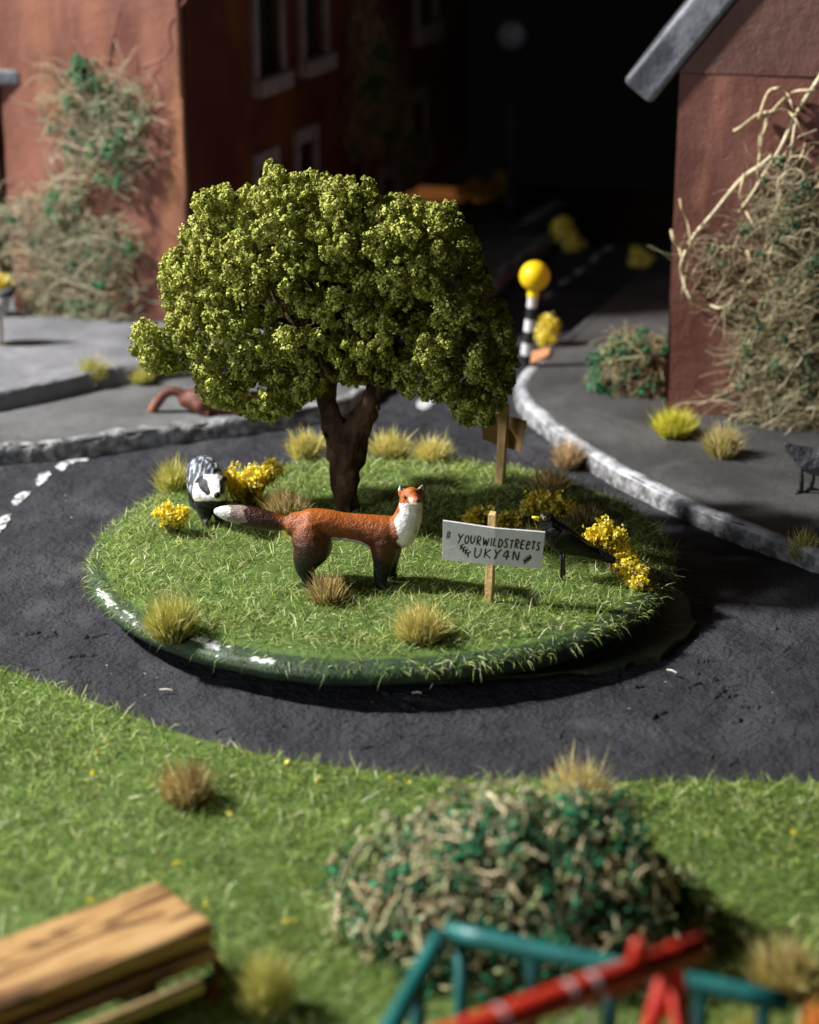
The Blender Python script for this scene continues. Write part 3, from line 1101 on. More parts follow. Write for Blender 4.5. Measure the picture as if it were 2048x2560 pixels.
# ------------------------------------------------------------------ fox
def fox():
    base = isl(862, 1466)
    Y = base[1]
    root = empty('fox_figure', base, 'red fox figurine with white bib and white tail tip standing on the island', 'fox')
    p = []
    p.append(limb(Y, [(742, 1312, 0, 34), (775, 1316, 0, 46), (815, 1312, 0, 40), (855, 1316, 0, 36), (905, 1322, 0, 38), (955, 1334, 0, 47), (988, 1334, 0, 43)], 18))
    p.append(limb(Y, [(978, 1338, 0, 42), (1003, 1326, -.01, 41), (1019, 1297, -.015, 36), (1027, 1266, -.015, 31)], 18))
    p.append(limb(Y, [(1027, 1262, -.015, 30), (1028, 1246, -.02, 28), (1029, 1240, -.025, 24)], 16))
    p.append(limb(Y, [(1031, 1248, -.03, 23), (1038, 1251, -.06, 15), (1043, 1254, -.085, 9)], 12))
    p.append(limb(Y, [(1006, 1236, -.01, 11), (1003, 1224, -.01, 8), (1001, 1215, -.01, 4)], 8))
    p.append(limb(Y, [(1050, 1236, -.01, 11), (1053, 1224, -.01, 8), (1056, 1214, -.01, 4)], 8))
    p.append(limb(Y, [(544, 1279, .02, 11), (560, 1281, .02, 18), (600, 1287, .02, 25), (650, 1297, .015, 26), (695, 1306, .01, 22), (724, 1308, 0, 15), (748, 1310, 0, 22)], 16))
    p.append(limb(Y, [(775, 1335, -.02, 46), (779, 1368, -.028, 49), (766, 1398, -.03, 36), (760, 1420, -.03, 23), (766, 1441, -.03, 16), (774, 1462, -.035, 12), (786, 1466, -.05, 10)], 14))
    p.append(limb(Y, [(785, 1340, .03, 40), (792, 1368, .04, 40), (780, 1398, .045, 28), (772, 1420, .045, 18), (776, 1438, .045, 13), (782, 1450, .04, 11)], 12))
    p.append(limb(Y, [(962, 1350, -.015, 40), (960, 1388, -.02, 32), (957, 1412, -.022, 25), (953, 1438, -.025, 20), (952, 1462, -.03, 14), (958, 1468, -.045, 12)], 14))
    p.append(limb(Y, [(975, 1360, .03, 34), (976, 1395, .04, 24), (978, 1425, .042, 15), (984, 1448, .04, 12), (988, 1456, .03, 11)], 12))
    V, F, Nn = remesh('fox', p, 0.0045, 6)
    # sculpted fur grooves
    g = np.array([nz((q[0] * 44 + q[2] * 14, q[1] * 44, q[2] * 80 - q[0] * 24)) for q in V])
    V = V + Nn * (0.0009 * g)[:, None]
    x, y = proj(V)
    w = np.array([nz(q, 40) for q in V]) * 9 + np.array([nz(q, 12) for q in V]) * 8
    C = np.tile(np.array([0.36, 0.098, 0.016]), (len(V), 1))
    dk = np.array([0.008, 0.007, 0.007])
    rustd = np.array([0.080, 0.021, 0.009])
    # darker brushed paint low on the flanks and haunch
    C = blend(C, rustd, np.clip((y - 1288 + w) / 72, 0, 1) * (x < 1010))
    tail = x < 735
    C = np.where((tail)[:, None], blend(C, np.array([0.034, 0.012, 0.008]), np.clip((738 - x + w * 2) / 60, 0, .97)), C)
    C = np.where((tail & (x + w * 1.2 < 572))[:, None], np.array([0.74, 0.71, 0.68]), C)
    C = np.where((tail & (x + w * 3 < 600) & (x + w * 1.2 >= 572))[:, None], np.array([0.30, 0.22, 0.19]), C)
    # socks
    hind = (x < 860) & (x >= 700)
    C = np.where(hind[:, None], blend(C, dk, (y - 1345 + w * 1.5) / 62), C)
    fore = (x >= 900)
    C = np.where((fore & (y > 1380))[:, None], blend(C, dk, (y - 1390 + w * 1.2) / 22), C)
    # belly
    C = np.where(((Nn[:, 2] < -0.55) & (y < 1378) & (x > 800) & (x < 930))[:, None], np.array([0.55, 0.5, 0.47]), C)
    # bib: a ragged edge runs from the cheek to between the fore legs
    bx = np.interp(y, [1236, 1258, 1275, 1300, 1325, 1345, 1368, 1385], [1040, 1003, 1000, 987, 990, 997, 1001, 1012])
    bib = (x + w * 0.7 > bx) & (y + w * .3 > 1257) & (y < 1386) & (Nn[:, 1] < 0.6)
    C = np.where(bib[:, None], np.array([0.78, 0.74, 0.72]), C)
    hair = bib & (np.array([nz((q[0] * 70, q[1] * 70, q[2] * 22)) for q in V]) > 0.42)
    C = np.where(hair[:, None], np.array([0.50, 0.43, 0.40]), C)
    face = (y < 1257) & (x > 985)
    C = np.where((face & (np.abs(x - 1026 + w * .3) < 5) & (y > 1244) & (y < 1257))[:, None], np.array([0.62, 0.50, 0.44]), C)
    C = np.where((face & (y < 1228))[:, None], np.array([0.46, 0.12, 0.02]), C)
    ear = face & (y < 1226) & ((x < 1010) | (x > 1047))
    C = np.where(ear[:, None], np.array([0.72, 0.70, 0.68]), C)
    C = np.where((ear & (Nn[:, 1] < -0.35) & (np.abs(np.where(x < 1028, x - 1005, x - 1051)) < 5.5))[:, None], np.array([0.03, 0.02, 0.02]), C)
    mb = MB()
    mb.add(V, F, C)
    mb.build('body', M['fur'], root, smooth=True)
    for nm, px, py, dy, r_, mt in [('eye', 1013, 1243, -.045, 4.0, 'ink'), ('eye', 1040, 1241, -.062, 4.0, 'ink'), ('nose', 1045, 1252, -.094, 5.2, 'ink')]:
        V, F = ball(P(px, py, Y + dy), r_ * pxu(Y), 6)
        mb = MB()
        mb.add(V, F)
        mb.build(nm, M[mt], root, smooth=True)


fox()


# ------------------------------------------------------------------ badger
def badger():
    base = isl(522, 1308)
    Y = base[1]
    root = empty('badger_figure', base, 'badger figurine with black and white face peering from behind the tail of the fox', 'badger')
    p = []
    p.append(limb(Y, [(508, 1172, .20, 34), (508, 1180, .15, 42), (513, 1198, .07, 47), (521, 1222, 0.0, 47), (528, 1232, -.04, 42)], 18))
    p.append(limb(Y, [(520, 1228, -.02, 43), (530, 1222, -.07, 41), (536, 1226, -.10, 34), (542, 1233, -.15, 22), (544, 1236, -.175, 12)], 16))
    p.append(limb(Y, [(507, 1255, -.02, 24), (513, 1280, -.03, 18), (516, 1300, -.035, 15), (518, 1308, -.05, 13)], 12))
    p.append(limb(Y, [(546, 1250, -.01, 24), (548, 1278, -.01, 17), (549, 1296, -.01, 14), (551, 1303, -.025, 12)], 12))
    p.append(limb(Y, [(488, 1225, .15, 24), (488, 1248, .15, 17), (489, 1264, .14, 14)], 10))
    p.append(limb(Y, [(535, 1225, .16, 24), (538, 1246, .16, 17), (539, 1262, .15, 14)], 10))
    p.append(limb(Y, [(504, 1205, -.055, 9), (501, 1199, -.055, 7)], 8))
    p.append(limb(Y, [(560, 1203, -.055, 9), (563, 1197, -.055, 7)], 8))
    V, F, Nn = remesh('badger', p, 0.0038, 6)
    x, y = proj(V)
    # grooves combed backwards along the body
    g = np.array([nz((q[0] * 105, q[1] * 22, q[2] * 38)) for q in V])
    headm = V[:, 1] < Y - .045
    V = V + Nn * (np.where(headm, 0.0006, 0.0035) * g)[:, None]
    w = np.array([nz(q, 34) for q in V]) * 6
    grey = np.where((g > 0.08)[:, None], np.array([0.36, 0.40, 0.45]), np.array([0.060, 0.066, 0.075]))
    low = np.clip((y - 1222 + w * 2 + (x < 490) * 0) / 26, 0, 1)
    C = blend(grey, np.array([0.018, 0.018, 0.02]), low)
    hd = headm & (y < 1252 + w * .5) & (y > 1186)
    C = np.where(hd[:, None], np.array([0.76, 0.75, 0.75]), C)
    for (ax, ay, bx, by, r_) in [(508, 1208, 519, 1231, 12), (560, 1206, 556, 1230, 11)]:
        tt = np.clip(((x - ax) * (bx - ax) + (y - ay) * (by - ay)) / ((bx - ax) ** 2 + (by - ay) ** 2), 0, 1)
        dd = np.hypot(x - ax - tt * (bx - ax), y - ay - tt * (by - ay)) + w * .4
        C = np.where((hd & (dd < r_ * (1 - .35 * tt)))[:, None], np.array([0.016, 0.016, 0.018]), C)
    C = np.where((headm & (y < 1208) & ((x < 509) | (x > 556)))[:, None], np.array([0.02, 0.02, 0.02]), C)
    C = np.where((V[:, 2] < base[2] + .10)[:, None] & ~hd[:, None], np.array([0.02, 0.02, 0.022]), C)
    mb = MB()
    mb.add(V, F, C)
    mb.build('body', M['fur'], root, smooth=True)
    for nm, px, py, dy, r_, mt in [('nose', 543, 1238, -.185, 8, 'ink'), ('eye', 517, 1222, -.118, 3.2, 'white_paint'), ('eye', 557, 1217, -.118, 3.2, 'white_paint')]:
        V, F = ball(P(px, py, Y + dy), r_ * pxu(Y), 6)
        mb = MB()
        mb.add(V, F)
        mb.build(nm, M[mt], root, smooth=True)


badger()


# ------------------------------------------------------------------ birds
def bird(name, base, label, spine, beak, legs, paint, cat='bird', beak_c=(0.75, 0.6, 0.03), leg_c=(0.03, 0.03, 0.03), wings=None, flat=0.85, leg_r=0.005, voxel=0.006):
    """spine: world (x,y,z,r); legs: list of polylines; paint(V,N)->colours"""
    root = empty(name, base, label, cat)
    s = smooth_path(spine, 5)
    parts = [tube_round(s[:, :3], s[:, 3], 16, flat)]
    for wg in (wings or []):
        q = smooth_path(wg, 4)
        parts.append(tube_round(q[:, :3], q[:, 3], 10, 0.5))
    V, F, Nn = remesh(name, parts, voxel, 3)
    g = np.array([nz(q, 42) for q in V])
    V = V + Nn * (0.0018 * g)[:, None]
    mb = MB()
    mb.add(V, F, paint(V, Nn))
    mb.build('body', M['feather'], root, smooth=True)
    if beak is not None:
        mb = MB()
        q = np.array(beak)
        mb.tube(q[:, :3], q[:, 3], 8, np.array(beak_c), flat=0.8)
        mb.build('beak', M['feather'], root, smooth=True)
    for L in legs:
        mb = MB()
        L = np.array(L)
        mb.tube(L, leg_r, 6, np.array(leg_c))
        ft = L[-1]
        for a in (-.5, 0, .5, math.pi):
            mb.tube([ft + [0, 0, .004], ft + [0.03 * math.cos(a + math.pi), .03 * math.sin(a + math.pi), .003]], [leg_r * .8, leg_r * .5], 5, np.array(leg_c))
        mb.build('leg', M['feather'], root, smooth=True)
    return root


def blackbird():
    base = isl(1403, 1452)
    Y = base[1]
    u = pxu(Y, .25)
    S = [(1362, 1297, 0, 18), (1369, 1303, 0, 22), (1384, 1326, 0, 31), (1407, 1347, 0, 36), (1436, 1361, 0.0, 31), (1470, 1375, -.01, 21), (1502, 1388, -.02, 15), (1532, 1400, -.03, 11)]
    sp = [tuple(P(a, b_, Y + d)) + (r_ * u,) for a, b_, d, r_ in S]
    bk = [tuple(P(1352, 1299, Y)) + (8 * u,), tuple(P(1342, 1296, Y)) + (6 * u,), tuple(P(1330, 1292, Y)) + (2.5 * u,)]
    lg = [[P(1403, 1370, Y - .012), P(1404, 1410, Y - .012), base + [0.0, -.012, 0]], [P(1411, 1370, Y + .02), P(1409, 1405, Y + .02), base + [.012, .02, 0]]]
    wg = [[tuple(P(1385, 1330, Y + s * .028)) + (17 * u,), tuple(P(1425, 1352, Y + s * .036)) + (20 * u,), tuple(P(1480, 1378, Y + s * .03)) + (11 * u,)] for s in (-1, 1)]
    r_ = bird('blackbird_figure', base, 'black bird figurine with yellow beak standing beside the white sign', sp, bk, lg, lambda V, Nn: np.tile((0.007, 0.007, 0.008), (len(V), 1)), wings=wg)
    for s in (-1, 1):
        V, F = tube_vf([P(1362, 1296, Y + s * .0255) + [0, s * .000, 0], P(1362, 1296, Y + s * .0295)], [.0072, .0058], 10)
        mb = MB()
        mb.add(V, F, np.array([0.5, 0.40, 0.12]))
        e = mb.build('eye_ring', M['feather'], r_)
        V, F = ball(P(1362, 1296, Y + s * .029), .004, 5)
        mb = MB(); mb.add(V, F)
        mb.build('eye', M['ink'], r_, smooth=True)


blackbird()


def pigeon():
    base = G(2010, 1232, KZ)
    Y = base[1]
    u = pxu(Y, .2)
    S = [(1966, 1112, 0.0, 8), (1990, 1130, 0, 20), (2030, 1150, 0, 36), (2075, 1150, 0, 40), (2110, 1125, 0, 30), (2125, 1090, 0, 22), (2130, 1068, 0, 21)]
    sp = [tuple(P(a, b_, Y + d)) + (r_ * u,) for a, b_, d, r_ in S]
    bk = [tuple(P(2150, 1070, Y)) + (7 * u,), tuple(P(2170, 1078, Y)) + (2 * u,)]
    lg = [[P(2002, 1160, Y), P(2004, 1200, Y), base + [-.01, 0, 0]], [P(2032, 1170, Y + .03), P(2032, 1200, Y + .03), base + [.03, .03, 0]]]

    def paint(V, Nn):
        w = np.array([nz(q, 14) for q in V])
        return blend((0.035, 0.036, 0.042), (0.095, 0.095, 0.105), .5 + w)
    bird('pigeon_figure', base, 'dark grey pigeon figurine cut off by the right edge of the picture', sp, bk, lg, paint, leg_r=0.009, beak_c=(0.1, 0.1, 0.1))


pigeon()


def wader():
    base = G(4, 862, UZ)
    Y = base[1]
    u = pxu(Y, .3)
    S = [(34, 722, 0, 8), (14, 738, 0, 18), (-12, 765, 0, 36), (-45, 770, 0, 38), (-75, 745, 0, 26), (-88, 712, 0, 20), (-92, 690, 0, 19)]
    sp = [tuple(P(a, b_, Y + d)) + (r_ * u,) for a, b_, d, r_ in S]
    bk = [tuple(P(-108, 690, Y)) + (7 * u,), tuple(P(-150, 700, Y)) + (2 * u,)]
    lg = [[P(0, 785, Y), P(4, 820, Y), base], [P(-30, 790, Y + .03), P(-30, 825, Y + .03), base + [-.06, .03, 0]]]

    def paint(V, Nn):
        x, y = proj(V)
        w = np.array([nz(q, 20) for q in V]) * 8
        up = (y + w < 745 + 0.55 * (x < 0) * np.clip(-x, 0, 40))
        return np.where(up[:, None], np.array([0.015, 0.015, 0.018]), np.array([0.42, 0.40, 0.38]))
    bird('wading_bird_figure', base, 'black and pale grey bird figurine cut off by the left edge of the picture', sp, bk, lg, paint, beak_c=(0.7, 0.3, 0.05), leg_c=(0.35, 0.22, 0.12), leg_r=0.007)


wader()


def crow():
    base = G(1325, 592, KZ)
    Y = base[1]
    u = pxu(Y, .2)
    S = [(1285, 575, 0, 8), (1305, 562, 0, 15), (1335, 545, 0, 22), (1362, 530, 0, 19), (1382, 515, 0, 15), (1390, 508, 0, 14)]
    sp = [tuple(P(a, b_, Y + d)) + (r_ * u,) for a, b_, d, r_ in S]
    bk = [tuple(P(1402, 508, Y)) + (6 * u,), tuple(P(1420, 512, Y)) + (2 * u,)]
    lg = [[P(1330, 560, Y), base + [0, 0, 0]], [P(1345, 556, Y + .03), base + [.04, .03, 0]]]
    bird('crow_figure', base, 'dark crow figurine on the pavement at the far end of the street', sp, bk, lg, lambda V, Nn: np.tile((0.014, 0.014, 0.016), (len(V), 1)), beak_c=(0.03, 0.03, 0.03), leg_r=0.008)


crow()


# ------------------------------------------------------------------ squirrel on the left pavement
def squirrel():
    base = G(500, 1030, KZ)
    Y = base[1]
    root = empty('squirrel_figure', base, 'red-brown squirrel figurine on the left pavement half hidden by the tree crown', 'squirrel')
    p = [limb(Y, [(466, 1000, 0, 22), (488, 1000, 0, 32), (520, 1006, 0, 34), (560, 1012, 0, 28), (590, 1008, 0, 22), (612, 994, 0, 20), (630, 990, -.01, 13)], 14),
         limb(Y, [(480, 996, 0, 20), (458, 985, 0, 13), (436, 978, 0, 12), (414, 982, 0, 14), (398, 1000, 0, 14), (386, 1018, 0, 13), (378, 1026, 0, 10)], 14),
         limb(Y, [(500, 1015, -.04, 20), (505, 1030, -.04, 12), (520, 1034, -.06, 9)], 8), limb(Y, [(500, 1010, .04, 20), (505, 1022, .04, 12), (520, 1026, .03, 9)], 8),
         limb(Y, [(580, 1018, -.03, 14), (588, 1030, -.03, 9), (598, 1034, -.04, 7)], 8), limb(Y, [(580, 1014, .03, 14), (588, 1024, .03, 9), (598, 1028, .03, 7)], 8),
         limb(Y, [(608, 978, -.02, 8), (606, 966, -.02, 4)], 8), limb(Y, [(612, 976, .02, 8), (611, 964, .02, 4)], 8)]
    V, F, Nn = remesh('squirrel', p, 0.009, 3)
    x, y = proj(V)
    w = np.array([nz(q, 18) for q in V])
    C = blend((0.10, 0.028, 0.017), (0.17, 0.050, 0.030), .5 + w)
    C = blend(C, (0.34, 0.13, 0.07), (392 - x) / 14)
    mb = MB()
    mb.add(V, F, C)
    mb.build('body', M['fur'], root, smooth=True)


squirrel()

# ------------------------------------------------------------------ signs
GLY = {
    '#': [[(.35, 0), (.25, 1)], [(.7, 0), (.6, 1)], [(.05, .35), (.95, .3)], [(0, .7), (.9, .65)]],
    'Y': [[(0, 0), (.45, .5)], [(.95, -.05), (.45, .5), (.2, 1.05)]],
    'O': [[(.5, .05), (.12, .3), (.08, .7), (.4, .98), (.8, .8), (.92, .4), (.7, .08), (.45, .05)]],
    'U': [[(.05, 0), (.05, .6), (.25, .98), (.6, .95), (.85, .6), (.9, 0)]],
    'R': [[(.12, 1), (.15, 0), (.65, .03), (.8, .25), (.6, .48), (.18, .52), (.9, 1)]],
    'W': [[(0, 0), (.25, 1), (.5, .25), (.72, 1), (1.0, 0)]],
    'I': [[(.5, 0), (.48, 1)]],
    'L': [[(.15, 0), (.15, .98), (.85, .96)]],
    'D': [[(.12, 0), (.14, 1), (.6, .92), (.92, .55), (.7, .15), (.12, .0)]],
    'S': [[(.85, .1), (.45, .0), (.15, .2), (.4, .45), (.75, .65), (.7, .92), (.3, 1), (.05, .88)]],
    'T': [[(0, .03), (1, 0)], [(.52, 0), (.5, 1)]],
    'E': [[(.85, .02), (.15, .04), (.15, 1), (.9, .97)], [(.15, .5), (.75, .48)]],
    'e': [[(.1, .5), (.85, .42), (.7, .08), (.35, .05), (.1, .45), (.2, .9), (.6, 1), (.9, .85)]],
    'K': [[(.12, 0), (.12, 1)], [(.85, .05), (.15, .55), (.95, 1)]],
    '4': [[(.6, 1.02), (.6, 0), (.05, .65), (.98, .62)]],
    'N': [[(.1, 1), (.1, .0), (.85, 1), (.88, .0)]],
}


def sign(name, base_px, top_px, cardpx, Yc, postw, card_m, label, front=True, lettering=None, back_m=None, fold_dy=0.0):
    base = G(*base_px, DZ)
    Yp = base[1]
    root = empty(name, base, label, 'sign')
    # whittled square matchstick
    p0, p1 = P(base_px[0], base_px[1] + 8, Yp), P(*top_px, Yp)
    h = postw * pxu(Yp, .3) / 2
    V = []
    for k, t in enumerate([0, .25, .5, .75, .985, 1.0]):
        c = p0 + (p1 - p0) * t
        hh = h * (0.82 if k == 0 else (0.78 if k == 5 else 1)) * (1 + .06 * math.sin(k * 2.3))
        rot = .35 + .04 * k
        for j in range(4):
            a = rot + j * math.pi / 2
            V.append(c + [hh * 1.25 * math.cos(a), hh * 1.25 * math.sin(a), 0.004 * math.sin(j * 2.1) if k == 5 else 0])
    F = []
    for k in range(5):
        for j in range(4):
            F.append((k * 4 + j, k * 4 + (j + 1) % 4, (k + 1) * 4 + (j + 1) % 4, (k + 1) * 4 + j))
    F += [(3, 2, 1, 0), (20, 21, 22, 23)]
    mb = MB()
    mb.add(V, F)
    mb.build('post', M['matchstick'], root, bevel=0.003)
    # folded card: three columns of points (left end, fold, right end), each (top, bottom, dy)
    cols_ = [(P(*a, Yc + d), P(*b_, Yc + d)) for a, b_, d in cardpx]
    th = np.array([0, 0.009, 0])

    def card_pt(u_, v_):
        if u_ < .5:
            t = u_ * 2
            T, B = cols_[0][0] * (1 - t) + cols_[1][0] * t, cols_[0][1] * (1 - t) + cols_[1][1] * t
        else:
            t = u_ * 2 - 1
            T, B = cols_[1][0] * (1 - t) + cols_[2][0] * t, cols_[1][1] * (1 - t) + cols_[2][1] * t
        return T * (1 - v_) + B * v_
    Vf, Fq = [], []
    nu, nv_ = 24, 10
    for s in (0, 1):
        for i in range(nu + 1):
            for j in range(nv_ + 1):
                q = card_pt(i / nu, j / nv_)
                q = q + th * s + [0, 0.0018 * nz(q, 9), 0]
                Vf.append(q)
    st = (nu + 1) * (nv_ + 1)
    ix = lambda i, j, s=0: s * st + i * (nv_ + 1) + j
    for i in range(nu):
        for j in range(nv_):
            Fq.append((ix(i, j), ix(i, j + 1), ix(i + 1, j + 1), ix(i + 1, j)))
            Fq.append((ix(i, j, 1), ix(i + 1, j, 1), ix(i + 1, j + 1, 1), ix(i, j + 1, 1)))
    for i in range(nu):
        Fq.append((ix(i, 0), ix(i + 1, 0), ix(i + 1, 0, 1), ix(i, 0, 1)))
        Fq.append((ix(i, nv_), ix(i, nv_, 1), ix(i + 1, nv_, 1), ix(i + 1, nv_)))
    for j in range(nv_):
        Fq.append((ix(0, j), ix(0, j, 1), ix(0, j + 1, 1), ix(0, j + 1)))
        Fq.append((ix(nu, j), ix(nu, j + 1), ix(nu, j + 1, 1), ix(nu, j, 1)))
    mb = MB()
    mb.add(Vf, Fq)
    cd = mb.build('card', card_m, root)
    if lettering:
        def stroke(mb, pts, w):
            pts = smooth_path(pts, 5) if len(pts) > 3 else np.array(pts, float)
            if len(pts) <= 3:
                pts = np.concatenate([pts[i] + (pts[i + 1] - pts[i]) * np.linspace(0, 1, 6)[:, None] for i in range(len(pts) - 1)])
            keep = np.concatenate([[True], np.linalg.norm(np.diff(pts, axis=0), axis=1) > 1e-6])
            pts = pts[keep]
            W = np.array([card_pt(a, b_) + [0, -.0004 + 0.0018 * nz(card_pt(a, b_), 9), 0] for a, b_ in pts])
            ww = w * (0.8 + .4 * rng.random(len(W)))
            mb.tube(W, ww, 6)
        for txt, u0, u1, v0, v1, slant, widths in lettering:
            tot = sum(widths)
            x = u0
            for ch, wd in zip(txt, widths):
                cw = (u1 - u0) * wd / tot
                jv, jh = rng.normal(0, .010), rng.uniform(.94, 1.08)
                mb = MB()
                for s_ in GLY[ch]:
                    stroke(mb, [(x + cw * (.08 + .72 * a) + (.5 - b_) * slant, v0 + jv + (v1 - v0) * b_ * jh) for a, b_ in s_], 0.0014 if ch == '#' else 0.0020)
                mb.build('letter', M['ink'], cd)
                x += cw
        # leaf sprigs either side of the second line
        for (cx, cy, fl, sz) in [(0.205, .66, 1, 1.0), (0.850, .74, -1, .8)]:
            mb = MB()
            stroke(mb, [(cx - .035 * fl * sz, cy - .09 * sz), (cx, cy + .01), (cx + .045 * fl * sz, cy + .12 * sz)], 0.0017)
            for k in range(4):
                t = k / 3
                qx, qy = cx + (-.03 + .07 * t) * fl * sz, cy + (-.07 + .17 * t) * sz
                for sgn in (-1, 1):
                    stroke(mb, [(qx, qy), (qx + (.012 + .012 * sgn) * fl * sz, qy - sgn * .075 * sz + .02)], 0.0021)
            mb.build('leaf_sprig', M['ink'], cd)
    return root


Ys = isl(1222, 1508)[1]
sign('street_sign', (1222, 1508), (1233, 1281), [((1108, 1302), (1106, 1399), .016), ((1239, 1321), (1235, 1413), -.008), ((1363, 1331), (1353, 1422), .010)], Ys - 0.026, 22, M['card_white'],
     'white folded card sign with black handwriting on a matchstick post', lettering=[
         ('#', .026, .092, .25, .46, .004, [1]),
         ('YOURWILDSTREeTS', .140, .970, .27, .49, .010, [1.15, .95, 1, 1, 1.25, .45, .85, 1.05, .9, .95, 1, .95, .9, .95, .8]),
         ('UKY4N', .300, .775, .58, .82, .012, [1, 1, 1, 1.1, 1])])
Yr = isl(1249, 1212)[1]
sign('street_sign', (1249, 1212), (1262, 1010), [((1203, 1030), (1206, 1098), .0), ((1252, 1034), (1250, 1115), .03), ((1318, 1054), (1304, 1130), -.02)], Yr + 0.035, 25, M['card_kraft'],
     'brown card sign seen from its shaded back under the right side of the tree')


# ------------------------------------------------------------------ road markings
def roadz(x, y):
    return 0.010 * nz((x, y, 0.3), 2.2) + 0.006 * nz((x, y, 5.1), 13)


def paint_mark(px_poly, z, mat, label):
    z = 0.002
    c = np.mean([G(x, y, z) for x, y in px_poly], axis=0)
    q = smooth_path([G(x, y, z) for x, y in px_poly + [px_poly[0]]], 5)[:-1]
    q = q + np.stack([rng.normal(0, .0035, len(q)), rng.normal(0, .0035, len(q)), np.zeros(len(q))], -1)
    q[:, 2] = [roadz(x_, y_) + .004 for x_, y_, _ in q]
    n = len(q)
    V = np.vstack([q, q - [0, 0, .008]]) - c
    F = [tuple(range(n))] + [(i, n + i, n + (i + 1) % n, (i + 1) % n) for i in range(n)]
    o = mesh_obj('road_marking', V, F, mat)
    o.location = tuple(c)
    tag(o, label, 'road marking', 'white painted road dashes')
    bm = bmesh.new()
    bm.from_mesh(o.data)
    bmesh.ops.recalc_face_normals(bm, faces=bm.faces[:])
    bm.to_mesh(o.data)
    return o


paint_mark([(140, 1168), (165, 1152), (222, 1143), (215, 1150), (180, 1160), (155, 1178)], .014, M['road_paint'], 'long white dash nearest the left pavement kerb')
paint_mark([(90, 1205), (102, 1188), (124, 1184), (122, 1196), (98, 1218)], .014, M['road_paint'], 'white dash second from the left pavement kerb')
paint_mark([(28, 1252), (50, 1236), (78, 1232), (66, 1244), (40, 1262)], .014, M['road_paint'], 'white dash third from the left pavement kerb')
paint_mark([(-8, 1322), (2, 1292), (26, 1284), (20, 1306), (0, 1334)], .014, M['road_paint'], 'white dash cut off by the left edge of the picture')
paint_mark([(1040, 1012), (1052, 996), (1075, 990), (1090, 1004), (1062, 1022)], .014, M['road_paint'], 'white dash on the road beneath the right part of the tree crown')
for (x, y), lb in zip([(1369, 738), (1411, 704), (1449, 676), (1484, 648), (1516, 624)], ['nearest', 'second', 'third', 'fourth', 'farthest']):
    paint_mark([(x - 13, y + 9), (x - 2, y - 4), (x + 15, y - 9), (x + 3, y + 4)], .012, M['road_paint'], '%s of the dim white centre-line dashes up the dark street' % lb)

# orange paver by the beacon
q = [G(x, y, KZ + .012) for x, y in [(1322, 880), (1375, 868), (1372, 886), (1330, 908)]]
mb = MB()
mb.add(q + [p - [0, 0, .02] for p in q], [(3, 2, 1, 0), (0, 1, 5, 4), (1, 2, 6, 5), (2, 3, 7, 6), (3, 0, 4, 7)])
o = mb.build('orange_paver', M['orange_tile'])
bm = bmesh.new(); bm.from_mesh(o.data); bmesh.ops.recalc_face_normals(bm, faces=bm.faces[:]); bm.to_mesh(o.data)
tag(o, 'pale orange paver on the pavement at the foot of the beacon', 'paver')


# ------------------------------------------------------------------ crossing beacon
def beacon():
    base = G(1312, 916, KZ)
    Y = base[1]
    u = pxu(Y, .3)
    root = empty('crossing_beacon', base, 'crossing beacon with yellow globe on a black and white striped post', 'beacon')
    top = P(1333, 738, Y)
    ax = (top - base)
    nb = 6
    for k in range(nb):
        mb = MB()
        mb.tube([base + ax * (k / nb), base + ax * ((k + 1) / nb)], 13.5 * u * (1 - .02 * k), 14)
        mb.build('post_band', M['dark_paint'] if k % 2 == 0 else M['white_paint'], root, smooth=False)
    mb = MB()
    mb.tube([top - ax * .02, top + ax * .10, top + ax * .16], [15 * u, 13 * u, 17 * u], 14)
    mb.build('collar', M['yellow'], root)
    V, F = ball(P(1337, 690, Y), 38 * u, 16)
    mb = MB()
    mb.add(V, F)
    mb.build('globe', M['yellow'], root, smooth=True)


beacon()


def lamp_post():
    base = G(1278, 545, KZ)
    Y = base[1]
    u = pxu(Y, .3)
    root = empty('street_lamp', base, 'tall dark street lamp with a pale round head in the shaded street', 'street lamp')
    mb = MB()
    mb.tube([base, P(1277, 420, Y), P(1280, 120, Y)], [15 * u, 11 * u, 8 * u], 10)
    mb.tube([base, base + [0, 0, .18]], [22 * u, 18 * u], 10)
    mb.build('post', M['dark_paint'], root, smooth=True)
    V, F = ball(P(1281, 88, Y), 36 * u, 12)
    mb = MB(); mb.add(V, F)
    mb.build('lamp_globe', M['slate'], root, smooth=True)
    mb = MB()
    mb.tube([P(1281, 125, Y), P(1281, 108, Y)], [14 * u, 20 * u], 10)
    mb.build('collar', M['dark_paint'], root)


lamp_post()


# ------------------------------------------------------------------ houses
def rotv(a):
    """unit vectors along a facade turned by a (degrees) and into the house"""
    a = math.radians(a)
    return np.array([math.cos(a), -math.sin(a), 0]), np.array([math.sin(a), math.cos(a), 0])


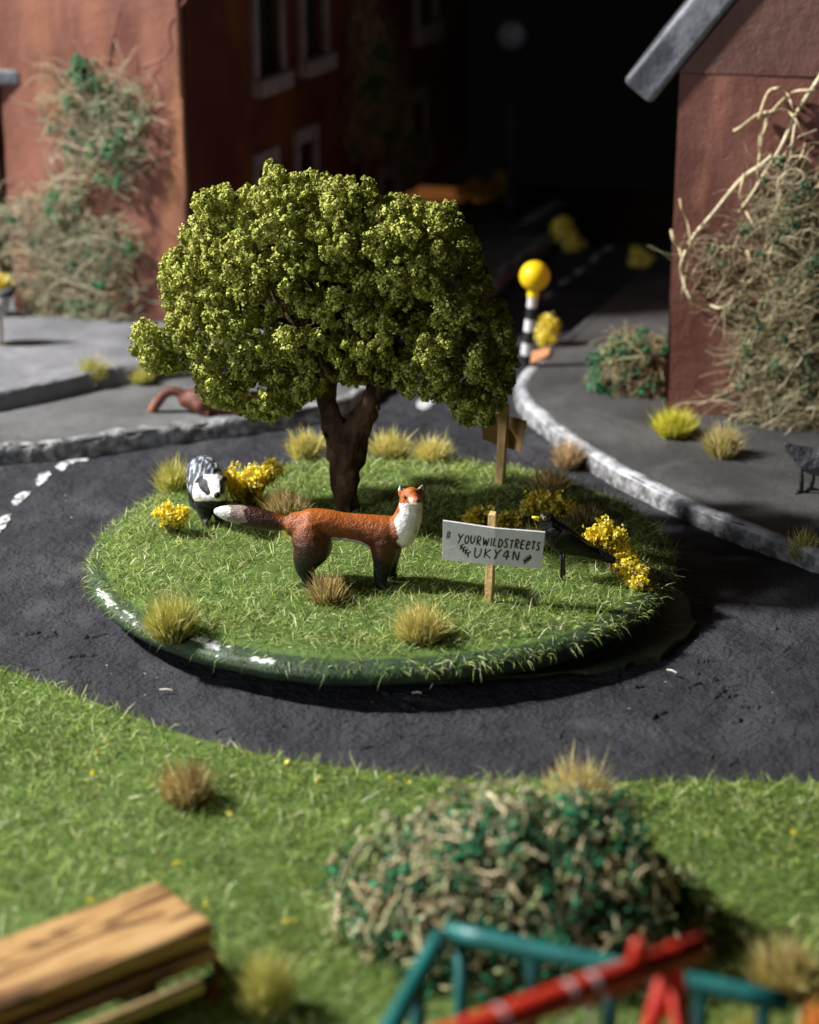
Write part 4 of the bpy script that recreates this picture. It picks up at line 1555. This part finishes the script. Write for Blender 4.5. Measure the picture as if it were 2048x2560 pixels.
def panel(o, s, L, H, holes, nrm, th, z0, wav=0.0, step=None):
    """facade o + s*t, with rectangular openings (s0,s1,z0,z1); nrm outward"""
    S = sorted(set([0, L] + [v for h in holes for v in h[:2]]))
    Z = sorted(set([0, H] + [v for h in holes for v in h[2:]]))

    def refine(a, st):
        out = []
        for p, q in zip(a[:-1], a[1:]):
            k = max(1, int((q - p) / st))
            out += [p + (q - p) * i / k for i in range(k)]
        return out + [a[-1]]
    if step:
        S, Z = refine(S, step), refine(Z, step)
    pt = lambda a, b_, d: o + s * a + np.array([0, 0, b_]) - nrm * d
    mb = MB()
    hole = lambda a, b_: any(h[0] < a < h[1] and h[2] < b_ < h[3] for h in holes)
    idx = {}
    V, F = [], []

    def vid(a, b_, back):
        k = (round(a, 5), round(b_, 5), back)
        if k not in idx:
            idx[k] = len(V)
            d = th if back else 0.0
            if wav and not back:
                q = pt(a, b_, 0)
                d = wav * nz(q, 1.7) + wav * .4 * nz(q, 6)
            V.append(pt(a, b_, d))
        return idx[k]
    for a0, a1 in zip(S[:-1], S[1:]):
        for b0, b1 in zip(Z[:-1], Z[1:]):
            if hole((a0 + a1) / 2, (b0 + b1) / 2): continue
            F.append((vid(a0, b0, 0), vid(a1, b0, 0), vid(a1, b1, 0), vid(a0, b1, 0)))
            F.append((vid(a0, b0, 1), vid(a0, b1, 1), vid(a1, b1, 1), vid(a1, b0, 1)))
    mb.add(V, F)
    for h in holes + [(0, L, 0, H)]:
        c = [(h[0], h[2]), (h[1], h[2]), (h[1], h[3]), (h[0], h[3])]
        for i in range(4):
            a, b_ = c[i], c[(i + 1) % 4]
            mb.add([pt(*a, 0), pt(*b_, 0), pt(*b_, th), pt(*a, th)], [(0, 1, 2, 3)])
    return mb


def window(parent, o, s, nrm, h, fw=0.05, sill=0.10, lintel=0.05):
    """frame, sill and dark pane in the opening h"""
    s0, s1, z0, z1 = h
    pt = lambda a, b_, d: o + s * a + np.array([0, 0, b_]) + nrm * d
    root_part = None
    mb = MB()
    th = 0.05
    for a0, a1, b0, b1 in [(s0 - fw, s0, z0, z1), (s1, s1 + fw, z0, z1), (s0 - fw, s1 + fw, z1, z1 + lintel)]:
        mb.box(pt(a0, b0, -.01), s * (a1 - a0), nrm * (th - .012), np.array([0, 0, b1 - b0]))
    fr = mb.build('window_frame', M['frame'], parent, bevel=0.004)
    mb = MB()
    mb.box(pt(s0 - fw * 1.3, z0 - sill, -.01), s * (s1 - s0 + fw * 2.6), nrm * .075, np.array([0, 0, sill - .002]))
    mb.build('sill', M['frame'], fr, bevel=0.006)
    mb = MB()
    mb.box(pt(s0 - .01, z0 - .01, -.05), s * (s1 - s0 + .02), nrm * .012, np.array([0, 0, z1 - z0 + .02]))
    mb.build('pane', M['glass'], fr)


def plane_hit(px, py, o, nrm):
    d = ray(px, py)
    return CAM + d * (((o - CAM) @ nrm) / (d @ nrm))


# tall terracotta house on the left
HA = 18.0
s1, n1 = rotv(HA)               # s1 along the front, n1 into the house
cornr = plane_hit(478, 812, np.array([0, 0, UZ]), np.array([0, 0, 1.0]))
corner = np.array([cornr[0], cornr[1], UZ])
house_l = empty('town_house', corner, 'tall terracotta house with sunlit front and shaded window side on the left', 'house')
wl = 0.93
fo = corner - s1 * wl
HT = 3.3
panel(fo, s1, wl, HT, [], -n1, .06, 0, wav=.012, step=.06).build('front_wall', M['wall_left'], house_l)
so = corner
SL = 2.4


def holes_px(lst, o, s, nrm):
    out = []
    for x0, x1, y0, y1 in lst:
        xc, yc = (x0 + x1) / 2, (y0 + y1) / 2
        a = [(plane_hit(x, yc, o, nrm) - o) @ s for x in (x0, x1)]
        z = [(plane_hit(xc, y, o, nrm) - o)[2] for y in (y1, y0)]
        out.append((a[0], a[1], z[0], z[1]))
    return out


hl = holes_px([(635, 696, -60, 188), (752, 806, -90, 142), (740, 782, 352, 440), (640, 684, 412, 500)], so, n1, s1)
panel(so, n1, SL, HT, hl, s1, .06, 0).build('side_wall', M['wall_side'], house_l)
for h in hl:
    window(house_l, so, n1, s1, h, .035, .085, .075)
panel(fo + n1 * .07, n1, SL - .08, HT, [], -s1, .06, 0).build('far_side_wall', M['wall_side'], house_l)
panel(fo + n1 * SL, s1, wl, HT, [], n1, .06, 0).build('back_wall', M['wall_side'], house_l)
mb = MB()
r0 = fo - s1 * .08 - n1 * .08 + np.array([0, 0, HT])
mb.box(r0, s1 * (wl + .16), n1 * (SL + .16), np.array([0, 0, .09]))
mb.build('roof', M['slate'], house_l, bevel=.01)
# torn card strip down the front corner
mb = MB()
zz = np.linspace(0, HT - .02, 90)
V, F = [], []
for i, z_ in enumerate(zz):
    wob = .010 * nz((0, 0, z_), 7) + .006 * nz((1, 0, z_), 24)
    a = corner + np.array([0, 0, z_])
    V += [a - s1 * (.022 + wob) - n1 * .006, a + s1 * .006 - n1 * .008, a + s1 * .007 + n1 * (.02 + wob)]
for i in range(89):
    for j in range(2):
        F.append((i * 3 + j, i * 3 + j + 1, (i + 1) * 3 + j + 1, (i + 1) * 3 + j))
mb.add(V, F)
mb.build('corner_strip', M['wall_left'], house_l, smooth=True)
# lifted creases in the painted card
for pts in [[(468, -5), (440, 35), (422, 75), (428, 120), (400, 150), (352, 168)], [(300, 30), (278, 120), (270, 172)], [(185, 290), (200, 200)]]:
    W = np.array([plane_hit(x, y, corner, n1) - n1 * .004 for x, y in smooth_path(pts, 5)])
    mb = MB()
    mb.tube(W, np.full(len(W), .0055) * (0.6 + .6 * rng.random(len(W))), 4, flat=.6)
    mb.build('paper_crease', M['wall_left'], house_l)

# second house up the shaded street
c2 = so + n1 * (SL + .06) - s1 * .03
house_2 = empty('town_house', c2, 'dark oxblood terrace house with pale window frames up the shaded street', 'house')
SL2 = 2.2
HT2 = 3.2
h2 = holes_px([(1041, 1082, -80, 55), (1023, 1058, 253, 375), (950, 985, 440, 515)], c2, n1, s1)
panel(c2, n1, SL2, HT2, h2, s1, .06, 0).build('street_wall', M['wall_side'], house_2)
for h in h2:
    window(house_2, c2, n1, s1, h, .045, .12, .08)
panel(c2 - s1 * 1.2, s1, 1.2, HT2, [], -n1, .06, 0).build('front_wall', M['wall_side'], house_2)
panel(c2 - s1 * 1.2 + n1 * SL2, s1, 1.2, HT2, [], n1, .06, 0).build('end_wall', M['wall_side'], house_2)
mb = MB()
mb.box(c2 - s1 * 1.28 - n1 * .04 + np.array([0, 0, HT2]), s1 * 1.36, n1 * (SL2 + .1), np.array([0, 0, .09]))
mb.build('roof', M['slate'], house_2, bevel=.01)

# low neighbour at the left edge: only its slate eaves reach into the picture
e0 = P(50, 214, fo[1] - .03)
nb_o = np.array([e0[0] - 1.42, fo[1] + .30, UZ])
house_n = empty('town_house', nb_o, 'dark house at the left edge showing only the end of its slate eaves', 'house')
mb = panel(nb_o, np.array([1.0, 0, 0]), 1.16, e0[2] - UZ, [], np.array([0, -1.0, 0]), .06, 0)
mb.build('front_wall', M['dark_paint'], house_n)  # near-black colour stands in for the shade on this wall
panel(nb_o + [1.16, 0.062, 0], np.array([0, 1.0, 0]), 1.0, e0[2] - UZ, [], np.array([1.0, 0, 0]), .06, 0).build('side_wall', M['wall_side'], house_n)
mb = MB()
mb.box((nb_o[0] - .1, nb_o[1] - .33, e0[2]), (1.52, 0, 0), (0, 1.6, 0), (0, 0, .07))
mb.build('roof', M['slate'], house_n, bevel=.012)

# russet gable house on the right
HB = 12.0
s3, n3 = rotv(HB)
c3 = G(1662, 1032, KZ)
c3[2] = KZ
house_r = empty('gable_house', c3, 'russet gable-end house with grey slate roof on the right', 'house')
W3, D3 = 2.3, 2.6
EZ = P(1655, 184, c3[1])[2] - KZ
tilt = np.array([-.012, 0, 0])
panel(c3, s3, W3, EZ, [], -n3, .05, 0, wav=.006, step=.06).build('front_wall', M['wall_right'], house_r)
panel(c3 + s3 * .004 + n3 * .056, n3, D3, EZ, [], -s3, .05, 0).build('side_wall', M['wall_right'], house_r)
panel(c3 + s3 * W3 + n3 * .056, n3, D3, EZ, [], s3, .05, 0).build('far_side_wall', M['wall_right'], house_r)
RISE = 1.5
g0 = c3 + np.array([0, 0, EZ + .004]) - n3 * .004 - s3 * .004
gp = [g0, g0 + s3 * (W3 + .008), g0 + s3 * (W3 / 2) + np.array([0, 0, RISE])]
mb = MB()
mb.add(gp + [p + n3 * .05 for p in gp], [(0, 1, 2), (5, 4, 3), (0, 3, 4, 1), (1, 4, 5, 2), (2, 5, 3, 0)])
mb.build('gable_panel', M['gable'], house_r)
for sd in (0, 1):
    # thick soft-edged roof slab with an overhang at the eaves and towards the street
    e = c3 + np.array([0, 0, EZ]) + (s3 * 0 if sd == 0 else s3 * W3)
    r_ = c3 + s3 * (W3 / 2) + np.array([0, 0, EZ + RISE])
    up = (r_ - e) / np.linalg.norm(r_ - e)
    out = np.cross(up, n3) * (1 if sd == 0 else -1)
    out = out if out[2] > 0 else -out
    st = e - up * .165 - n3 * .03 + out * .012
    mb = MB()
    mb.box(st, up * (np.linalg.norm(r_ - e) + .2), n3 * (D3 + .2), out * .145)
    ro = mb.build('roof_slope', M['slate'], house_r, bevel=.024)
    ro.modifiers[0].segments = 4


# ------------------------------------------------------------------ dried-moss climbers and hedges
STRAW = [(0.44, 0.35, 0.19), (0.54, 0.45, 0.27), (0.33, 0.25, 0.13), (0.40, 0.36, 0.22)]
MOSSG = [(0.015, 0.13, 0.055), (0.03, 0.19, 0.08), (0.012, 0.085, 0.04), (0.10, 0.20, 0.09), (0.22, 0.28, 0.15)]


def curl(start, s, up, nrm, L, curv, rnd, nmax, hug):
    """a wiry tendril wandering over a surface"""
    n = 12
    a = rng.uniform(0, 2 * np.pi)
    p = np.array(start)
    out = [p.copy()]
    k = rng.normal(0, curv)
    hn = rng.uniform(0, nmax)
    for i in range(n):
        a += k * L / n + rng.normal(0, rnd)
        p = p + (s * math.cos(a) + up * math.sin(a)) * L / n + nrm * rng.normal(0, hug)
        out.append(p.copy())
    return np.array(out)


def climber(name, o, s, nrm, blobs, n_curl, n_crumb, label, csize=.012, rad=.0024, Lr=(.12, .42), depth=.10, extra=None, pal=None, cat='climbing plant', straw=STRAW):
    base = np.array(o, float)
    root = empty(name, base, label, cat)
    up = np.array([0, 0, 1.0])
    wts = np.array([b_[2] * b_[3] for b_ in blobs], float)
    wts /= wts.sum()
    mb = MB()
    sts = np.array(straw)

    def place():
        x, y, rx, ry = blobs[rng.choice(len(blobs), p=wts)][:4]
        a, q = rng.uniform(0, 2 * np.pi), math.sqrt(rng.random())
        p = plane_hit(x + rx * q * math.cos(a), y + ry * q * math.sin(a), base, nrm)
        return p + nrm * (.012 + depth * rng.random() * (1 - q * .6))
    for _ in range(n_curl):
        p = place()
        L = rng.uniform(*Lr)
        c = curl(p, s, up, nrm, L, 9.0, .22, .1, .004)
        c = c - (c.mean(0) - p)
        d = (c - base) @ nrm
        c = c + np.outer(np.clip(.008 - d, 0, None), nrm)
        mb.tube(c, np.linspace(1, .5, len(c)) * rad * rng.uniform(.6, 1.5), 3, sts[rng.integers(len(sts))] * rng.uniform(.7, 1.2), cap=False)
    for pts, r_ in (extra or []):
        W = np.array([plane_hit(x, y, base, nrm) + nrm * (.05 + .03 * math.sin(i * .7)) for i, (x, y) in enumerate(smooth_path(pts, 6))])
        mb.tube(W, np.linspace(1, .55, len(W)) * r_, 6, sts[rng.integers(2)], cap=False)
    mb.build('stems', M['moss'], root, smooth=True)
    cc = []
    k = max(1, n_crumb // 14)
    for _ in range(k):
        p = place()
        cc.append(p + rng.normal(0, csize * 1.3, (14, 3)))
    c = np.concatenate(cc)
    d = (c - base) @ nrm
    c = c + np.outer(np.clip(.006 - d, 0, None), nrm)
    V, F, C = octa_vf(c, rng.uniform(.35, 1.0, len(c)) * csize, np.repeat(pick(len(cc), pal or MOSSG, [3, 3, 2, 2, 1]), 14, axis=0) * rng.uniform(.7, 1.3, (len(c), 1)))
    q = mesh_obj('foliage', V - base, F, M['moss'], cols=C)
    q.parent = root
    return root


climber('climbing_plant', corner - s1 * .9, s1, -n1,
        [(270, 240, 95, 50), (310, 320, 60, 90), (170, 260, 70, 70), (230, 350, 60, 60), (290, 410, 60, 50), (190, 430, 50, 60), (150, 510, 60, 40), (110, 560, 90, 50), (190, 620, 110, 60), (270, 620, 80, 60), (230, 700, 110, 60), (90, 660, 60, 60), (220, 780, 110, 40), (120, 750, 60, 40), (30, 520, 40, 40)],
        700, 1000, 'tangled dry climber with green tips on the sunlit terracotta wall', csize=.013, rad=.0020, Lr=(.15, .5), depth=.14, straw=[(0.42, 0.36, 0.23), (0.50, 0.46, 0.32), (0.30, 0.27, 0.16), (0.30, 0.33, 0.21)])
climber('climbing_plant', corner - s1 * .9 + np.array([0, 0, .01]), s1, -n1, [(205, 150, 14, 26), (208, 180, 16, 30)], 1, 110, 'small dark green sprig above the tangled climber on the terracotta wall', csize=.016, depth=.05, Lr=(.04, .08))
climber('climbing_plant', c2, n1, s1, [(900, 120, 50, 130), (950, 260, 70, 90), (880, 330, 40, 60), (1000, 380, 60, 60)], 260, 350, 'dark withered climber on the wall of the shaded terrace house', csize=.02, rad=.004, Lr=(.2, .6), depth=.12)

arcs = [([(2075, 150), (2000, 268), (1950, 368), (1900, 450), (1850, 525)], .0105), ([(2060, 214), (1990, 226), (1940, 262), (1905, 325), (1900, 385)], .006),
        ([(1838, 322), (1890, 288), (1940, 270), (1985, 286), (2012, 332), (2004, 385), (1960, 432)], .007), ([(1900, 290), (1920, 232), (1950, 213), (1975, 240), (1992, 282)], .007),
        ([(1932, 384), (1860, 440), (1780, 532), (1722, 610), (1706, 680), (1735, 738), (1790, 760), (1842, 738), (1905, 655)], .009), ([(1682, 570), (1698, 612), (1708, 632)], .008), ([(1703, 492), (1716, 540), (1730, 600), (1712, 700), (1708, 742)], .004),
        ([(1862, 430), (1855, 500), (1895, 560), (1920, 572)], .007), ([(1870, 620), (1895, 665), (1935, 700)], .008), ([(2040, 720), (1985, 770), (1930, 800), (1880, 830)], .007), ([(1990, 300), (1975, 400), (1950, 480), (1960, 560)], .006),
        ([(2060, 440), (2000, 520), (1970, 600), (1900, 680), (1850, 700)], .007), ([(1920, 300), (1905, 350), (1895, 430)], .006), ([(2070, 640), (1990, 668), (1930, 672)], .006), ([(2060, 940), (1990, 960), (1920, 1010)], .006)]
climber('climbing_plant', c3, s3, -n3,
        [(1975, 460, 60, 70), (1940, 580, 80, 90), (2010, 640, 90, 130), (1780, 640, 35, 60), (1960, 760, 140, 90), (1980, 880, 150, 90), (1950, 980, 140, 90), (1960, 1060, 110, 90), (2050, 1000, 110, 160), (1930, 1110, 90, 50)],
        1250, 3300, 'big tangle of straw stems and green moss climbing the russet gable wall', csize=.0095, rad=.0017, Lr=(.12, .50), depth=.20, extra=arcs, straw=[(0.58, 0.48, 0.29), (0.68, 0.59, 0.39), (0.42, 0.34, 0.20), (0.36, 0.34, 0.20)], pal=[(0.025, 0.105, 0.05), (0.06, 0.15, 0.075), (0.02, 0.065, 0.032), (0.19, 0.23, 0.12), (0.34, 0.36, 0.22)])


def mound(name, base, size, n_st, n_cr, label, stick_r=.006, csize=.016, Lr=(.08, .28), front_bias=0, pal=MOSSG, cat='hedge', group=None, straw=STRAW, core=None):
    """a heap of dried moss: curled stems and foam crumbs filling half an ellipsoid"""
    base = np.array(base, float)
    sx, sy, sz = size
    root = empty(name, base, label, cat, group)
    sts = np.array(straw)

    def place(lo=.55):
        while True:
            d = rng.normal(size=3)
            d[2] = abs(d[2])
            d /= np.linalg.norm(d)
            q = rng.uniform(lo, 1.02)
            p = d * q * np.array([sx, sy, sz])
            p *= 1 + .16 * nz(p, 7)
            return base + p, d
    mb = MB()
    for _ in range(n_st):
        p, d = place()
        t = np.cross(d, rng.normal(size=3))
        t /= np.linalg.norm(t)
        b_ = np.cross(d, t)
        L = rng.uniform(*Lr)
        c = curl(p, t, b_, d, L, 5.0, .16, .1, .006)
        c = c - (c.mean(0) - p)
        c[:, 2] = np.maximum(c[:, 2], base[2] + .006)
        mb.tube(c, np.linspace(1, .6, len(c)) * stick_r * rng.uniform(.35, 1.1), 4, sts[rng.integers(len(sts))] * rng.uniform(.55, 1.1), cap=False)
    mb.build('stems', M['moss'], root, smooth=True)
    cc = []
    for _ in range(n_cr // 12):
        p, d = place(.4)
        cc.append(p + rng.normal(0, csize * 1.4, (12, 3)))
    c = np.concatenate(cc)
    c[:, 2] = np.maximum(c[:, 2], base[2])
    V, F, C = octa_vf(c, rng.uniform(.35, 1.0, len(c)) * csize, np.repeat(pick(len(cc), pal, [3, 2, 3, 3, 1.6]), 12, axis=0) * rng.uniform(.65, 1.35, (len(c), 1)))
    q = mesh_obj('foliage', V - base, F, M['moss'], cols=C)
    q.parent = root
    # shaded earth-brown core that the stems are glued to
    V, F = ball((0, 0, 0), 1.0, 14)
    V = V * np.array([sx, sy, sz]) * .72
    V[:, 2] = np.maximum(V[:, 2], 0)
    V *= (1 + .12 * np.array([nz(v, 9) for v in V]))[:, None]
    mb = MB()
    mb.add(V + base, F, np.array([0.07, 0.06, 0.03]))
    mb.build('moss_core', M['moss'], root, smooth=True)
    return root


hb = G(1300, 2330, LZ)
mound('hedge', hb, (.45, .30, .34), 620, 10500, 'big tangled moss hedge on the front lawn behind the teal fence', stick_r=.0065, csize=.0110, Lr=(.05, .2), straw=[(0.58, 0.47, 0.28), (0.68, 0.58, 0.37), (0.38, 0.29, 0.16), (0.42, 0.39, 0.22)], pal=[(0.025, 0.15, 0.07), (0.05, 0.24, 0.11), (0.03, 0.09, 0.04), (0.29, 0.33, 0.15), (0.56, 0.54, 0.33)])
hb2 = G(1585, 985, KZ)
mound('hedge', hb2 + [0.02, .12, 0], (.21, .20, .27), 420, 2800, 'small green and straw hedge against the left side of the gable house', stick_r=.0028, csize=.0115, Lr=(.08, .3))


# ------------------------------------------------------------------ bench at bottom left
def bench():
    zt = .23
    a, b_ = G(395, 2197, zt), G(455, 2338, zt)
    lf = G(0, 2343, zt)
    L = (lf - a) / np.linalg.norm(lf - a)
    Wd = b_ - a
    Wd = Wd - L * (Wd @ L)
    Wl = np.linalg.norm(Wd)
    Wd /= Wl
    up = np.array([0, 0, 1.0])
    base = a + L * .45 + Wd * Wl / 2
    base[2] = LZ
    root = empty('wooden_bench', base, 'stained wooden bench with thick plank in the bottom left corner', 'bench')
    mb = MB()
    mb.box(a - up * .052, L * 1.0, Wd * Wl, up * .052)
    mb.build('top_plank', M['bench'], root, bevel=.012)
    mb = MB()
    mb.box(a - up * .086 + Wd * .05 + L * .004, L * .98, Wd * (Wl - .05 + .020), up * .028)
    mb.build('lower_plank', M['bench'], root, bevel=.006)
    mb = MB()
    p = b_ - up * .088 + Wd * .072
    mb.tube([p + L * .004, p + L * .5, p + L * 1.0], .018, 14)
    mb.build('rail', M['dowel'], root, smooth=True, bevel=0)
    for t in (.14, .84):
        for w in (.06, Wl - .06):
            mb = MB()
            q = a + L * t + Wd * w
            mb.box(np.array([q[0], q[1], LZ - .01]), L * .05, Wd * .04, up * (zt - .090 - LZ + .008))
            mb.build('leg', M['bench'], root, bevel=.004)


bench()
# brown twig under the bench end
tw = [G(455, 2345, .09), G(495, 2362, .07), G(535, 2400, .06), G(545, 2440, .06), G(535, 2475, .055), G(528, 2505, .05)]
V, F = tube_round(smooth_path(tw, 4), np.interp(np.linspace(0, 1, 21), [0, .3, .6, .85, 1], [.004, .009, .010, .020, .012]), 8)
mb = MB()
mb.add(V, F, np.array([0.17, 0.07, 0.035]))
o = mb.build('twig', M['moss'], smooth=True)
tag(o, 'curved reddish-brown twig lying in the grass by the bench end', 'twig')


# ------------------------------------------------------------------ teal fence and red swing
def fence():
    zt = .36
    A, B, Cc = G(1108, 2328, zt), G(1975, 2508, zt), G(962, 2600, zt)
    base = np.array([A[0], A[1], LZ])
    root = empty('playground_fence', base, 'teal painted playground fence with round rails in the foreground', 'fence')
    for p, q, nm in [(A + (B - A) * .012, B, 'rail'), (A + (Cc - A) * .06, A + (Cc - A) * 1.7, 'rail')]:
        mb = MB()
        d = q - p
        pts = [p + d * t for t in np.linspace(0, 1, 9)]
        pts = [x + np.array([0, 0, .002 * math.sin(i * 2.2)]) for i, x in enumerate(pts)]
        mb.tube(pts, .0215, 14)
        mb.build(nm, M['teal'], root, smooth=True)
    d = B - A
    for t in (.06, .27, .50, .755, .93):
        p = A + d * t
        mb = MB()
        mb.tube([np.array([p[0], p[1], LZ - .01]), p - np.array([0, 0, .01])], .0165, 10)
        mb.build('post', M['teal'], root, smooth=True)
    d = Cc - A
    for t in (.45, 1.0, 1.5):
        p = A + d * t
        mb = MB()
        mb.tube([np.array([p[0], p[1], LZ - .01]), p - np.array([0, 0, .01])], .0165, 10)
        mb.build('post', M['teal'], root, smooth=True)


fence()


def swing():
    zt = .62
    E = G(1742, 2372, zt)
    N_ = G(1190, 2572, zt)
    L = (N_ - E) / np.linalg.norm(N_ - E)
    base = np.array([E[0], E[1], LZ])
    root = empty('swing_frame', base, 'red painted swing frame with white string ties in front of the teal fence', 'swing')
    mb = MB()
    mb.tube([E - L * .01, E + L * .4, E + L * .95], .026, 14)
    mb.build('top_bar', M['red'], root, smooth=True)
    side = np.array([-L[1], L[0], 0])
    for t in (.055, .90):
        ap = E + L * t
        for sg in (-1, 1):
            foot = np.array([ap[0], ap[1], LZ]) + side * sg * .17
            dv = (ap - foot)
            mb = MB()
            mb.tube([foot, ap + dv / np.linalg.norm(dv) * (.022)], .018, 12)
            mb.build('leg', M['red'], root, smooth=True)
        mb = MB()
        V, F = ball(ap - np.array([0, 0, .04]), .026, 8, (1, 1, 1.3))
        mb.add(V, F)
        mb.build('joint', M['red'], root, smooth=True)
    mb = MB()
    p = E + L * .135
    mb.tube([p, p + np.array([0, 0, .05]), p + np.array([0, 0, .062])], [.016, .015, .009], 10)
    mb.build('pivot_stub', M['red'], root, smooth=True)
    for t in (.235, .285, .43):
        p = E + L * t
        mb = MB()
        for k in range(2):
            mb.tube([p + L * (.006 * k - .006), p + L * (.006 * k - .001)], .0268, 12)
        mb.tube([p + np.array([0, 0, -.018]), p + np.array([0.002, 0, -.2]), p + np.array([0, 0.004, -.34])], .0028, 5)
        mb.build('string_tie', M['string'], root, smooth=True)
    mb = MB()
    p, q = E + L * .235, E + L * .43
    mb.box((p + q) / 2 - L * .1 - side * .04 + np.array([0, 0, -.365]), L * .2, side * .08, np.array([0, 0, .018]))
    mb.build('swing_seat', M['dowel'], root, bevel=.004)


swing()

# stray straw and crumbs on the tarmac
for px, py, ang, L, lb in [(1680, 1678, -.7, .035, 'pale straw scrap on the tarmac right of the island'), (1042, 1732, 0, .03, 'short white fibre on the tarmac below the island front'), (415, 1725, -.1, .04, 'pale fibre on the tarmac near the lawn edge at left')]:
    p = G(px, py, .014)
    d = np.array([math.cos(ang), math.sin(ang), 0]) * L / 2
    mb = MB()
    V, F = tube_vf([-d, d * .1 + [0, 0, .003], d], .0032, 5)
    mb.add(V, F, np.array([0.6, 0.55, 0.45]))
    o = mb.build('straw_scrap', M['moss'])
    o.location = tuple(p)
    tag(o, lb, 'straw')
# looping hair caught on the front rim
for pts, lb in [([(1075, 1655), (1080, 1680), (1085, 1700), (1075, 1722)], 'fine curled hair hanging from the front rim of the island'), ([(1290, 1595), (1370, 1585), (1430, 1545), (1470, 1575), (1490, 1560), (1505, 1535)], 'fine looping hair along the front right rim of the island')]:
    W = np.array([P(x, y, -0.955 if i == 0 or len(pts) == 4 else -0.90 + .0012 * (x - 1290)) for i, (x, y) in enumerate(pts)])
    mb = MB()
    mb.tube(smooth_path(W, 6), .0013, 4, np.array([0.6, 0.6, 0.55]), cap=False)
    o = mb.build('hair', M['moss'])
    tag(o, lb, 'hair')

tot = 0
for o in col.objects:
    if o.type == 'MESH':
        tot += sum(len(p.vertices) - 2 for p in o.data.polygons) if len(o.data.polygons) < 4000 else len(o.data.polygons) * 1.3
print('approx tris', tot)
